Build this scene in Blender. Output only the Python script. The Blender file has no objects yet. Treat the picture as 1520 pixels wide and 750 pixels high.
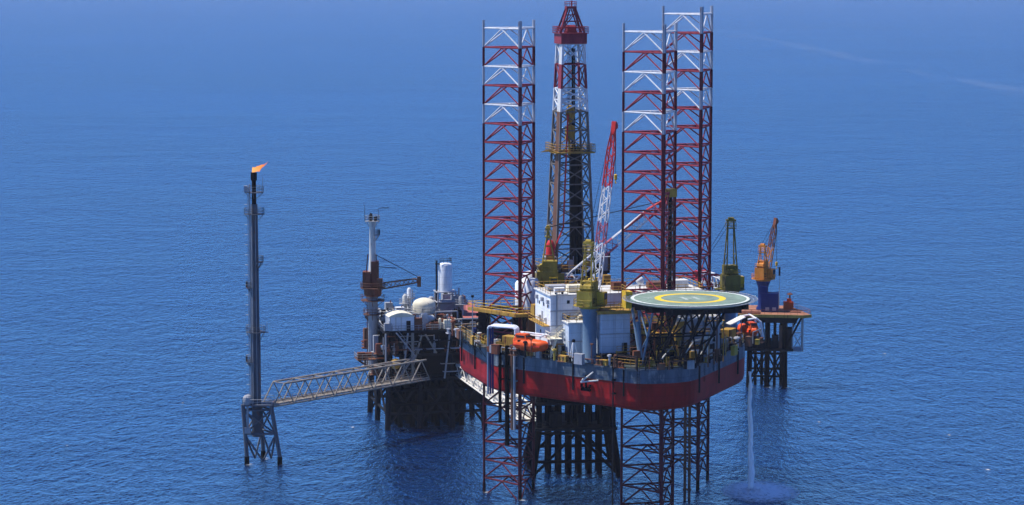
import bpy, math, random
from mathutils import Vector, Matrix
R = math.radians
sc = bpy.context.scene
COL = sc.collection

# ------------------------------------------------------------------ camera, sky, sun, exposure
CAM_H, FPX, PITCH = 102.0, 3800.0, 6.754
cd = bpy.data.cameras.new("camera"); cam = bpy.data.objects.new("camera", cd); COL.objects.link(cam)
cam.location = (0, 0, CAM_H); cam.rotation_euler = (R(90 - PITCH), 0, 0)
cd.sensor_width = 36; cd.lens = FPX / 1520 * 36; cd.clip_start = 1; cd.clip_end = 120000
sc.camera = cam

SUN_EL, SUN_DX, SUN_DY = 60.0, -0.95, 0.16          # horizontal direction towards the sun
w = bpy.data.worlds.new("World"); sc.world = w; w.use_nodes = True
nt = w.node_tree
sky = nt.nodes.new("ShaderNodeTexSky"); sky.sky_type = 'NISHITA'; sky.sun_disc = False
sky.sun_elevation = R(SUN_EL); sky.sun_rotation = math.atan2(SUN_DX, SUN_DY)
sky.altitude = 0; sky.air_density = 0.8; sky.dust_density = 0.4; sky.ozone_density = 6.0
bg = nt.nodes["Background"]; bg.inputs[1].default_value = 0.094
tint = nt.nodes.new("ShaderNodeMix"); tint.data_type = 'RGBA'; tint.blend_type = 'MULTIPLY'; tint.inputs[0].default_value = 1
tint.inputs[7].default_value = (0.56, 0.90, 1.50, 1)      # clear maritime air, daylight white balance
nt.links.new(sky.outputs[0], tint.inputs[6]); nt.links.new(tint.outputs[2], bg.inputs[0])
sl = bpy.data.lights.new("sun", 'SUN'); sl.energy = 5.0; sl.angle = R(0.5); sl.color = (1.0, 0.95, 0.87)
so = bpy.data.objects.new("sun", sl); COL.objects.link(so)
hl = math.hypot(SUN_DX, SUN_DY)
sdir = Vector((SUN_DX / hl * math.cos(R(SUN_EL)), SUN_DY / hl * math.cos(R(SUN_EL)), math.sin(R(SUN_EL))))
so.rotation_euler = sdir.to_track_quat('Z', 'Y').to_euler()
sc.view_settings.view_transform = 'Standard'; sc.view_settings.look = 'None'
sc.view_settings.exposure = 0.33; sc.view_settings.gamma = 1.0
sc.view_settings.use_curve_mapping = False
sc.render.engine = 'CYCLES'
sc.cycles.use_denoising = True
sc.cycles.max_bounces = 6; sc.cycles.transparent_max_bounces = 12
sc.cycles.volume_bounces = 0

# ------------------------------------------------------------------ materials
def nodes_of(m):
    m.use_nodes = True
    t = m.node_tree
    return t, t.nodes["Principled BSDF"]

def paint(name, col, rough=0.55, wear=0.25, rust=0.0, scale=0.6, rustcol=(0.16, 0.055, 0.025), metal=0.0, streak=True, spec=0.12, seam=0.0):
    """worn paint: uneven tone, rust runs"""
    m = bpy.data.materials.new(name); t, p = nodes_of(m); L = t.links.new
    tc = t.nodes.new("ShaderNodeTexCoord")
    mp = t.nodes.new("ShaderNodeMapping")
    mp.inputs['Scale'].default_value = (scale, scale, scale * (0.3 if streak else 1))
    L(tc.outputs['Object'], mp.inputs[0])
    n = t.nodes.new("ShaderNodeTexNoise"); n.inputs['Scale'].default_value = 1.6
    n.inputs['Detail'].default_value = 6; n.inputs['Roughness'].default_value = 0.65
    L(mp.outputs[0], n.inputs['Vector'])
    r = t.nodes.new("ShaderNodeValToRGB")
    a = 1 - wear; b = 1 + wear * 0.6
    r.color_ramp.elements[0].position = 0.3; r.color_ramp.elements[1].position = 0.7
    r.color_ramp.elements[0].color = (col[0] * a, col[1] * a, col[2] * a, 1)
    r.color_ramp.elements[1].color = (min(col[0] * b, .9), min(col[1] * b, .9), min(col[2] * b, .9), 1)
    L(n.outputs['Fac'], r.inputs[0])
    out = r.outputs[0]
    if rust > 0:
        n2 = t.nodes.new("ShaderNodeTexNoise"); n2.inputs['Scale'].default_value = 3.1
        n2.inputs['Detail'].default_value = 8; n2.inputs['Roughness'].default_value = 0.7
        L(mp.outputs[0], n2.inputs['Vector'])
        r2 = t.nodes.new("ShaderNodeValToRGB")
        c = 0.72 - rust * 0.3
        r2.color_ramp.elements[0].position = c - 0.04; r2.color_ramp.elements[1].position = c + 0.07
        L(n2.outputs['Fac'], r2.inputs[0])
        mx = t.nodes.new("ShaderNodeMix"); mx.data_type = 'RGBA'
        L(r2.outputs[0], mx.inputs[0]); L(out, mx.inputs[6]); mx.inputs[7].default_value = (*rustcol, 1)
        out = mx.outputs[2]
    if seam > 0:                                   # welded plate seams
        sp = t.nodes.new("ShaderNodeSeparateXYZ"); L(tc.outputs['Object'], sp.inputs[0])
        for ax, per in ((2, 1.55), (0, 3.1)):
            q = t.nodes.new("ShaderNodeMath"); q.operation = 'PINGPONG'; q.inputs[1].default_value = per / 2; L(sp.outputs[ax], q.inputs[0])
            q2 = t.nodes.new("ShaderNodeMapRange"); q2.inputs['From Max'].default_value = .09; q2.inputs['To Min'].default_value = seam; q2.inputs['To Max'].default_value = 0; L(q.outputs[0], q2.inputs[0])
            mx = t.nodes.new("ShaderNodeMix"); mx.data_type = 'RGBA'; L(q2.outputs[0], mx.inputs[0]); L(out, mx.inputs[6]); mx.inputs[7].default_value = (col[0] * .3, col[1] * .3, col[2] * .3, 1)
            out = mx.outputs[2]
    L(out, p.inputs['Base Color'])
    p.inputs['Roughness'].default_value = rough; p.inputs['Metallic'].default_value = metal
    p.inputs['Specular IOR Level'].default_value = spec
    return m

M = {}
M['hullgrey'] = paint('hull blue grey paint', (0.085, 0.115, 0.155), .55, .45, .45, .3, (0.2, 0.22, 0.25), seam=.45)
M['hullred'] = paint('hull red paint', (0.3, 0.007, 0.008), .55, .45, .3, .25, (0.16, 0.008, 0.008), seam=.4)
M['deck'] = paint('green grey deck paint', (0.07, 0.09, 0.085), .8, .4, .5, .3, streak=False)
M['white'] = paint('white paint', (0.74, 0.76, 0.78), .5, .15, .22, .4, (0.45, 0.38, 0.3), seam=.25)
M['offwhite'] = paint('weathered off white paint', (0.6, 0.6, 0.57), .6, .3, .35, .5, (0.3, 0.2, 0.13))
M['cream'] = paint('cream paint', (0.72, 0.66, 0.5), .6, .25, .2, .4)
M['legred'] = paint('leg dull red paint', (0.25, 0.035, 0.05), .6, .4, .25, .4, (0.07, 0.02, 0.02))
M['legshade'] = paint('worn leg red darkened for hull shade', (0.11, 0.016, 0.024), .7, .45, .5, .5, (0.04, 0.012, 0.012))  # darker copy of the leg red, with the hull's shade put into the colour
M['legwhite'] = paint('leg white paint', (0.6, 0.61, 0.63), .55, .25, .3, .4, (0.4, 0.25, 0.2))
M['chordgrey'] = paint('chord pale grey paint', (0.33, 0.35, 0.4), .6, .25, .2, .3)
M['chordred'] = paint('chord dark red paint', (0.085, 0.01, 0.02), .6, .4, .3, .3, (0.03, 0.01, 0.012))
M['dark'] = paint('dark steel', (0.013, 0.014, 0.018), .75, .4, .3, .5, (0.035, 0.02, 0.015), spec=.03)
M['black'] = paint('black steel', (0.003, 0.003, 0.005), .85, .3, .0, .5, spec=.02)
M['galv'] = paint('galvanised steel', (0.3, 0.31, 0.33), .55, .3, .25, .6)
M['derrick'] = paint('weathered derrick steel', (0.15, 0.135, 0.125), .65, .4, .4, .6, (0.12, 0.07, 0.045))
M['brown'] = paint('rusty brown steel', (0.15, 0.075, 0.05), .75, .4, .5, .5)
M['rust'] = paint('rusted steel', (0.17, 0.06, 0.035), .8, .45, .4, .6, (0.09, 0.035, 0.02))
M['olive'] = paint('olive yellow paint', (0.34, 0.25, 0.04), .6, .35, .4, .5)
M['crane_green'] = paint('dull green yellow paint', (0.17, 0.145, 0.03), .65, .4, .4, .5)
M['yellow'] = paint('yellow paint', (0.6, 0.37, 0.03), .55, .25, .3, .5)
M['ochre'] = paint('faded ochre paint', (0.42, 0.25, 0.05), .65, .35, .5, .5)
M['orange'] = paint('orange paint', (0.68, 0.09, 0.018), .45, .15, .0, .5)
M['crane_orange'] = paint('crane orange paint', (0.55, 0.2, 0.03), .55, .3, .4, .5)
M['blue'] = paint('deep blue paint', (0.008, 0.02, 0.12), .5, .3, .2, .5)
M['pedgrey'] = paint('blue grey pedestal paint', (0.13, 0.2, 0.28), .5, .25, .2, .3)
M['paleblue'] = paint('pale blue grey panel paint', (0.5, 0.57, 0.66), .5, .2, .25, .4, (0.33, 0.33, 0.33), seam=.35)
M['greybox'] = paint('grey panel paint', (0.34, 0.35, 0.38), .6, .25, .3, .4)
M['craneRed'] = paint('boom red paint', (0.5, 0.03, 0.03), .5, .2, .1, .5)
M['purple'] = paint('faded boom pink red paint', (0.34, 0.09, 0.13), .6, .3, .2, .5)
M['pinkdeck'] = paint('faded red deck paint', (0.4, 0.13, 0.11), .8, .3, .3, .3, streak=False)
M['browndeck'] = paint('brown deck paint', (0.33, 0.15, 0.09), .8, .35, .5, .3, streak=False)
M['helidark'] = paint('helideck green paint', (0.19, 0.26, 0.21), .8, .3, .5, .25, (0.13, 0.17, 0.15), streak=False)
M['markwhite'] = paint('white deck marking', (0.74, 0.76, 0.72), .7, .2, .75, 1.2, (0.34, 0.4, 0.35), streak=False)
M['marksoft'] = paint('worn grey white deck marking', (0.5, 0.54, 0.5), .75, .3, .8, 1.4, (0.24, 0.31, 0.26), streak=False)
M['markyellow'] = paint('yellow deck marking', (0.72, 0.5, 0.04), .7, .15, .15, .6, (0.45, 0.4, 0.1), streak=False)
M['bridge'] = paint('weathered bridge steel', (0.29, 0.26, 0.22), .65, .3, .45, .5, (0.22, 0.1, 0.06))
M['bridgewhite'] = paint('pale bridge grating', (0.66, 0.62, 0.54), .65, .25, .3, .5, (0.3, 0.18, 0.1))
M['glass'] = paint('dark window glass', (0.02, 0.03, 0.045), .12, .2, 0)
M['flare'] = paint('flare stack steel', (0.085, 0.1, 0.125), .5, .35, .4, .35)
M['marine'] = paint('marine growth', (0.005, 0.006, 0.006), .95, .5, .3, .8, (0.01, 0.01, 0.008), spec=.03)

# ------------------------------------------------------------------ geometry helper
class G:
    def __init__(s): s.v = []; s.f = []; s.m = []
    def _add(s, vs, fs, mi=0):
        o = len(s.v); s.v += [tuple(x) for x in vs]
        for f in fs: s.f.append(tuple(i + o for i in f)); s.m.append(mi)
        return s
    def box(s, c, d, rz=0, mi=0, ry=0, taper=1.0):
        x, y, z = d[0] / 2, d[1] / 2, d[2] / 2
        mt = Matrix.Translation(c) @ Matrix.Rotation(rz, 4, 'Z') @ Matrix.Rotation(ry, 4, 'Y')
        q = [(-x, -y, -z), (x, -y, -z), (x, y, -z), (-x, y, -z)] + [(a * taper, b * taper, z) for a, b in ((-x, -y), (x, -y), (x, y), (-x, y))]
        return s._add([mt @ Vector(p) for p in q], [(3, 2, 1, 0), (4, 5, 6, 7), (0, 1, 5, 4), (1, 2, 6, 5), (2, 3, 7, 6), (3, 0, 4, 7)], mi)
    def bb(s, x0, x1, y0, y1, z0, z1, mi=0):
        return s.box(((x0 + x1) / 2, (y0 + y1) / 2, (z0 + z1) / 2), (x1 - x0, y1 - y0, z1 - z0), 0, mi)
    def tube(s, a, b, r, r2=None, n=6, mi=0):
        a = Vector(a); b = Vector(b); r2 = r if r2 is None else r2
        d = (b - a)
        if d.length < 1e-6: return s
        d.normalize()
        u = d.orthogonal().normalized() if abs(d.z) < .99 else Vector((1, 0, 0))
        v = d.cross(u).normalized(); u = v.cross(d)
        vs = []
        for c, rr in ((a, r), (b, r2)):
            for k in range(n):
                t = 2 * math.pi * (k + .5) / n; vs.append(c + (u * math.cos(t) + v * math.sin(t)) * rr)
        fs = [(k, (k + 1) % n, n + (k + 1) % n, n + k) for k in range(n)]
        fs += [tuple(range(n - 1, -1, -1)), tuple(range(n, 2 * n))]
        return s._add(vs, fs, mi)
    def path(s, pts, r, n=6, mi=0):
        for a, b in zip(pts, pts[1:]): s.tube(a, b, r, None, n, mi)
        return s
    def bar(s, a, b, w, h, mi=0):
        a = Vector(a); b = Vector(b); d = (b - a); d.normalize()
        up = Vector((0, 0, 1)) if abs(d.z) < .95 else Vector((0, 1, 0))
        u = d.cross(up).normalized() * (w / 2); v = u.cross(d).normalized() * (h / 2)
        vs = [c + p for c in (a, b) for p in (-u - v, u - v, u + v, -u + v)]
        return s._add(vs, [(3, 2, 1, 0), (4, 5, 6, 7), (0, 1, 5, 4), (1, 2, 6, 5), (2, 3, 7, 6), (3, 0, 4, 7)], mi)
    def lathe(s, prof, c=(0, 0, 0), n=16, mi=0, sy=1.0):
        vs = []; fs = []
        for r, z in prof:
            for k in range(n):
                t = 2 * math.pi * k / n; vs.append((c[0] + r * math.cos(t), c[1] + sy * r * math.sin(t), c[2] + z))
        for i in range(len(prof) - 1):
            for k in range(n):
                a = i * n + k; b = i * n + (k + 1) % n; fs.append((a, b, b + n, a + n))
        fs.append(tuple(range(n - 1, -1, -1))); fs.append(tuple(range((len(prof) - 1) * n, len(prof) * n)))
        return s._add(vs, fs, mi)
    def prism(s, poly, z0, z1, mi=0, poly2=None):
        n = len(poly); p2 = poly2 or poly
        vs = [(x, y, z0) for x, y in poly] + [(x, y, z1) for x, y in p2]
        fs = [(k, (k + 1) % n, n + (k + 1) % n, n + k) for k in range(n)]
        fs += [tuple(range(n - 1, -1, -1)), tuple(range(n, 2 * n))]
        return s._add(vs, fs, mi)
    def ring(s, r0, r1, z0, z1, c=(0, 0), n=40, mi=0):
        vs = []
        for k in range(n):
            t = 2 * math.pi * k / n; ct, st = math.cos(t), math.sin(t)
            for r, z in ((r0, z0), (r1, z0), (r1, z1), (r0, z1)): vs.append((c[0] + r * ct, c[1] + r * st, z))
        fs = []
        for k in range(n):
            a = 4 * k; b = 4 * ((k + 1) % n)
            for j in range(4): fs.append((a + j, a + (j + 1) % 4, b + (j + 1) % 4, b + j)[::-1])
        return s._add(vs, fs, mi)
    def ball(s, c, r, n=10, mi=0, sz=1.0):
        prof = [(r * math.cos(t), r * sz * math.sin(t)) for t in [(-.5 + (k + .02) / (n * .52)) * math.pi for k in range(int(n * .52) + 1)]]
        prof = [(max(a, .001), b) for a, b in prof]
        return s.lathe(prof, c, n, mi)
    def rail(s, pts, h=1.1, step=1.8, r=.035, mi=0, closed=False, rails=(1.0, .52)):
        pts = [Vector(p) for p in pts]
        if closed: pts = pts + [pts[0]]
        for a, b in zip(pts, pts[1:]):
            n = max(1, int(round((b - a).length / step)))
            for k in range(n + 1):
                p = a.lerp(b, k / n); s.tube(p, p + Vector((0, 0, h)), r, None, 4, mi)
            for q in rails:
                o = Vector((0, 0, h * q)); s.tube(a + o, b + o, r, None, 4, mi)
        return s
    def stairs(s, a, b, wdt=.9, mi=0):
        a = Vector(a); b = Vector(b); d = b - a; hd = Vector((d.x, d.y, 0)).normalized(); sd = Vector((-hd.y, hd.x, 0)) * (wdt / 2)
        for sg in (-1, 1):
            s.bar(a + sd * sg, b + sd * sg, .08, .26, mi)
            s.tube(a + sd * sg + Vector((0, 0, 1)), b + sd * sg + Vector((0, 0, 1)), .035, None, 4, mi)
        n = max(2, int(d.length / .45))
        for k in range(1, n):
            p = a.lerp(b, k / n); s.bar(p - sd, p + sd, .26, .05, mi)
        return s
    def build(s, name, mats, parent=None, smooth=False, label=None):
        me = bpy.data.meshes.new(name); me.from_pydata(s.v, [], s.f)
        if not isinstance(mats, (list, tuple)): mats = [mats]
        for x in mats: me.materials.append(M[x] if isinstance(x, str) else x)
        me.polygons.foreach_set('material_index', s.m)
        if smooth: me.polygons.foreach_set('use_smooth', [True] * len(s.f))
        me.update()
        if smooth:
            try: me.set_sharp_from_angle(angle=R(40))
            except Exception: pass
        o = bpy.data.objects.new(name, me); COL.objects.link(o)
        if parent: o.parent = parent
        if label: o['label'] = label
        return o

def thing(name, label, cat, loc=(0, 0, 0), rz=0, group=None):
    o = bpy.data.objects.new(name, None); COL.objects.link(o)
    o.empty_display_size = .5
    o.location = loc; o.rotation_euler = (0, 0, rz); o['label'] = label; o['category'] = cat; o['kind'] = 'thing'
    if group: o['group'] = group
    return o
def tag(o, label, cat, group=None, loc=None, rz=None):
    o['label'] = label; o['category'] = cat; o['kind'] = 'thing'
    if group: o['group'] = group
    if loc is not None: o.location = loc
    if rz is not None: o.rotation_euler = (0, 0, rz)
    return o
def dup(root, loc, rz, label, group=None):
    r = root.copy(); COL.objects.link(r); r.location = loc; r.rotation_euler = (0, 0, rz); r['label'] = label
    if group: r['group'] = group
    for ch in list(root.children):
        c = ch.copy(); COL.objects.link(c); c.parent = r
        for g in list(ch.children):
            d = g.copy(); COL.objects.link(d); d.parent = c
    return r

# pixel of the 1520 wide photograph at depth Y -> X, z in metres
_t = math.tan(R(PITCH)); 
def px2X(px, Y, z=30.0):
    d = Y * math.cos(R(PITCH)) + (CAM_H - z) * math.sin(R(PITCH))
    return (px - 760) / FPX * d
def px2z(py, Y):
    yc = (py - 375) / FPX
    c, s = math.cos(R(PITCH)), math.sin(R(PITCH))
    return CAM_H + Y * (-s - yc * c) / (c - yc * s)

# hull frame: x to starboard, y aft, origin at the middle of the three legs
HA = R(14.5); HO = Vector((19.0, 469.0, 0))
ca, sa = math.cos(HA), math.sin(HA)
def HL(x, y, z=0): return (HO.x + x * ca - y * sa, HO.y + x * sa + y * ca, z)
def toH(X, Y): dx, dy = X - HO.x, Y - HO.y; return (dx * ca + dy * sa, -dx * sa + dy * ca)

def round_poly(pts, rad, seg=5):
    out = []; n = len(pts)
    for i in range(n):
        p = Vector(pts[i]); a = (Vector(pts[i - 1]) - p); b = (Vector(pts[(i + 1) % n]) - p)
        r = min(rad[i], a.length * .45, b.length * .45)
        a.normalize(); b.normalize()
        if r < .01: out.append(tuple(p)); continue
        p0 = p + a * r; p1 = p + b * r
        for k in range(seg + 1):
            t = k / seg; q = p0 * (1 - t) ** 2 + p * 2 * t * (1 - t) + p1 * t * t; out.append(tuple(q))
    return out
def inset(poly, d):
    n = len(poly); out = []
    for i in range(n):
        p = Vector(poly[i]); a = (p - Vector(poly[i - 1])); b = (Vector(poly[(i + 1) % n]) - p)
        if a.length < 1e-6: a = b
        if b.length < 1e-6: b = a
        na = Vector((-a.y, a.x)).normalized(); nb = Vector((-b.y, b.x)).normalized()
        m = (na + nb)
        m = m.normalized() * (d / max(.5, m.normalized().dot(na)))
        out.append(tuple(p + m))
    return out

# ------------------------------------------------------------------ water and haze
def water_mat():
    m = bpy.data.materials.new("sea water"); t, p = nodes_of(m); L = t.links.new
    geo = t.nodes.new("ShaderNodeNewGeometry")
    def noise(scale, sx, sy, det=4, rough=.55, rot=0.0, dist=0.0):
        mp = t.nodes.new("ShaderNodeMapping"); mp.inputs['Scale'].default_value = (sx, sy, 1)
        mp.inputs['Rotation'].default_value = (0, 0, rot)
        L(geo.outputs['Position'], mp.inputs[0])
        n = t.nodes.new("ShaderNodeTexNoise"); n.inputs['Scale'].default_value = scale
        n.inputs['Detail'].default_value = det; n.inputs['Roughness'].default_value = rough
        n.inputs['Distortion'].default_value = dist
        L(mp.outputs[0], n.inputs['Vector']); return n.outputs['Fac']
    def math_(op, a, b):
        n = t.nodes.new("ShaderNodeMath"); n.operation = op
        for i, q in enumerate((a, b)):
            if isinstance(q, (int, float)): n.inputs[i].default_value = q
            else: L(q, n.inputs[i])
        return n.outputs[0]
    chop = noise(.5, 2.1, 1.0, 4, .6, R(14), .7)
    swell = noise(.16, 1.6, 1.0, 3, .55, R(-12), .7)
    big = noise(.03, .9, 1.0, 3, .5, R(18), .4)
    wind = noise(.0045, .5, 1.0, 4, .6, R(-15), .8)                 # gusts roughen some patches more than others
    h = math_('ADD', math_('MULTIPLY', chop, 1.6), math_('MULTIPLY', swell, 2.6))
    h = math_('ADD', h, math_('MULTIPLY', big, 2.6))
    h = math_('MULTIPLY', h, math_('ADD', math_('MULTIPLY', wind, 1.3), .35))
    b = t.nodes.new("ShaderNodeBump"); b.inputs['Strength'].default_value = 1.0; b.inputs['Distance'].default_value = 0.8
    L(h, b.inputs['Height'])
    patch = noise(.0035, .35, 1.0, 5, .6, R(6), .6)
    r = t.nodes.new("ShaderNodeValToRGB")
    r.color_ramp.elements[0].position = .3; r.color_ramp.elements[1].position = .72
    r.color_ramp.elements[0].color = (0.0003, 0.012, 0.062, 1)
    r.color_ramp.elements[1].color = (0.0006, 0.02, 0.095, 1)
    L(patch, r.inputs[0])
    df = t.nodes.new("ShaderNodeBsdfDiffuse"); gl = t.nodes.new("ShaderNodeBsdfGlossy"); mx = t.nodes.new("ShaderNodeMixShader")
    L(r.outputs[0], df.inputs['Color']); gl.inputs['Color'].default_value = (0.43, 0.73, 0.97, 1); gl.inputs['Roughness'].default_value = 0.1
    for nd in (df, gl): L(b.outputs[0], nd.inputs['Normal'])
    dp = t.nodes.new("ShaderNodeVectorMath"); dp.operation = 'DOT_PRODUCT'; L(geo.outputs['Incoming'], dp.inputs[0]); L(b.outputs[0], dp.inputs[1])
    fz = math_('POWER', math_('SUBTRACT', 1.0, math_('MAXIMUM', dp.outputs['Value'], 0.03)), 5.0)      # reflectance of water, Schlick
    fr_ = math_('ADD', math_('MULTIPLY', fz, .98), .02)
    L(fr_, mx.inputs[0]); L(df.outputs[0], mx.inputs[1]); L(gl.outputs[0], mx.inputs[2])
    t.nodes.remove(p); L(mx.outputs[0], t.nodes["Material Output"].inputs[0])
    return m
M['water'] = water_mat()
g = G(); RW = 26000
g._add([(RW * math.cos(2 * math.pi * k / 64), RW * math.sin(2 * math.pi * k / 64), 0) for k in range(64)], [tuple(range(64))])
sea = g.build("sea_water", 'water'); sea['kind'] = 'structure'

hz = bpy.data.materials.new("sea haze"); hz.use_nodes = True
t = hz.node_tree; t.nodes.remove(t.nodes["Principled BSDF"])
pv = t.nodes.new("ShaderNodeVolumePrincipled"); pv.inputs['Color'].default_value = (0.78, 0.85, 1.0, 1)
pv.inputs['Density'].default_value = 4.6e-5; pv.inputs['Anisotropy'].default_value = 0.0
t.links.new(pv.outputs[0], t.nodes["Material Output"].inputs['Volume'])
hazeo = G().bb(-27000, 27000, -27000, 27000, -1, 112).build("haze", hz); hazeo['kind'] = 'stuff'
# ------------------------------------------------------------------ jack-up hull
DZ = 29.9                                   # main deck height
HP = [(-4.5, -30.6), (4.5, -30.6), (24.6, -5), (25.0, 21), (-25.0, 21), (-24.6, -5)]
HPR = round_poly(HP, [3.5, 4.5, 5, 2.5, 2.5, 5], 6)
rig = thing("drilling_rig_hull", "three sided rig hull, blue grey above red, raised over the sea on lattice legs", "rig hull", HL(0, 0, 0), HA)
g = G(); n = len(HPR)
levels = [(22.2, 1.3, 1), (22.4, .6, 1), (22.9, .2, 1), (23.8, 0.05, 1), (27.1, 0, 0), (27.11, 0, 0), (29.4, 0, 0)]
base = len(g.v)
for z, d, mi in levels: g.v += [(x, y, z) for x, y in inset(HPR, d)]
for i in range(len(levels) - 1):
    mi = 1 if levels[i + 1][0] <= 27.1 else 0
    for k in range(n):
        a, b = i * n + k, i * n + (k + 1) % n
        g.f.append((a, b, b + n, a + n)); g.m.append(mi)
g.f.append(tuple(range(n - 1, -1, -1))); g.m.append(1)
g.build("hull_shell", ['hullgrey', 'hullred'], rig)
G().prism(inset(HPR, -.18), 29.3, 29.62).prism(inset(HPR, -.1), 27.04, 27.2).build("rubbing_strake", 'hullgrey', rig)
G().prism(inset(HPR, .05), 29.62, DZ).build("deck", 'deck', rig)
g = G(); ip = inset(HPR, .25); g.rail([(x, y, DZ) for x, y in ip], 1.15, 1.7, .04, 0, True); g.build("deck_railing", 'ochre', rig)
# vertical fender bars and seams down the sides
for (x0, y0, x1, y1, nn) in ((-4.5, -30.7, -24.7, -5, 9), (-24.8, -3, -25.2, 20, 7), (5, -30.6, 24.8, -5, 9)):
    for k in range(1, nn):
        q = k / nn
        if (k * 7 + nn) % 3 != 1: continue
        x, y = x0 + (x1 - x0) * q, y0 + (y1 - y0) * q
        g = G().bar((x, y, 24.6), (x, y, 29.4), .28, .2); g.build("fender_bar", 'dark', rig)
# overhanging walkways along port side and bow
g = G()
for a, b, wd in (((-25.4, -2), (-25.4, 20), 1.5),):
    g.bb(-26.4, -24.9, a[1], b[1], 29.95, 30.1)
    for k in range(8):
        y = a[1] + .5 + k * 2.9; g.tube((-26.3, y, 29.95), (-25.0, y, 28.2), .08, None, 5)
g.build("side_walkway", 'deck', rig)
G().rail([(-26.3, -1.8, 30.1), (-26.3, 20, 30.1)], 1.15, 1.4, .045).build("side_walkway_railing", 'ochre', rig)
# cantilever beams, pushed out over the stern
g = G()
for x in (-5.5, 5.5):
    g.bb(x - .35, x + .35, 2, 43, 31.2, 36.0); g.bb(x - .8, x + .8, 2, 43, 36.0, 36.3); g.bb(x - .8, x + .8, 2, 43, 30.9, 31.2)
    for k in range(14): g.bb(x - .75, x + .75, 3 + k * 3, 3.12 + k * 3, 31.2, 36.0)
g.build("cantilever_beam", 'brown', rig)
G().bb(-16, 15, 1.5, 7, DZ, 35.4).bb(-11, 12, 7, 20, DZ, 33.8).build("machinery_block", 'brown', rig)
G().bb(-6, 12, 7.2, 19.8, 33.8, 34.5).bb(-4, 9, 8, 18, 34.5, 35.1).build("pipe_deck", 'rust', rig)
# sponson carrying the starboard crane
G().prism([(24.7, 9.5), (28.2, 10.6), (28.2, 13.4), (24.7, 14.5)], 27.6, 29.85).build("crane_sponson", 'hullgrey', rig)

# ------------------------------------------------------------------ legs
RL = 5.56
CH = [(-RL * .866, RL * .5), (RL * .866, RL * .5), (0, -RL)]
BAY = 3.53
def make_leg(label, lift=0.0):
    root = thing("rig_leg", label, "rig leg", (0, 0, 0), HA, "lattice legs of the drilling rig")
    TOP = 89.0; nb = 25
    zt = TOP - 1.45
    for (x, y) in CH:
        g = G(); rad = Vector((x, y)).normalized(); tn = Vector((-rad.y, rad.x))
        def seg(z0, z1, mi):
            g.tube((x, y, z0), (x, y, z1), .23, None, 8, mi)
            ang = math.atan2(tn.y, tn.x); g.box((x, y, (z0 + z1) / 2), (.66, .15, z1 - z0), ang, mi)
        seg(zt, TOP, 0)
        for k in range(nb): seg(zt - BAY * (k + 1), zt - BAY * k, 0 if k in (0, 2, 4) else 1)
        seg(-.8 - lift, zt - BAY * nb, 1) if lift > 0 else None
        g.tube((x, y, -.8 - lift), (x, y, 1.9 - lift), .3, None, 8, 2)
        g.build("chord", ['chordgrey', 'chordred', 'marine'], root)
    for k in range(nb):
        z = zt - BAY * k; zb = z - BAY
        g = G(); mids = []
        for i in range(3):
            a, b = CH[i], CH[(i + 1) % 3]; mx = ((a[0] + b[0]) / 2, (a[1] + b[1]) / 2); mids.append((*mx, z))
            g.tube((*a, z), (*b, z), .165, None, 6)
            if zb > -.75 - lift:
                g.tube((*mx, z - .1), (*a, zb), .135, None, 6); g.tube((*mx, z - .1), (*b, zb), .135, None, 6)
        for i in range(3): g.tube(mids[i], mids[(i + 1) % 3], .1, None, 5)
        g.build("bracing_bay", 'legwhite' if k in (0, 2, 4) else ('legred' if z > 24 else 'legshade'), root, label="white lattice bay near the leg top" if k in (0, 2, 4) else None)
    return root
legA = make_leg("port lattice leg, standing nearest the flare tower, left of the derrick")
legA.location = HL(-17, 9.8, 0)
legB = dup(legA, HL(1.15, -19.6, 0.1), HA, "lattice leg at the bow, rising just behind the round green helideck")
legC = make_leg("farther right lattice leg with the highest top, partly behind the bow leg", 2.4); legC.location = HL(17.9, 9.8, 2.4)

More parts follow.
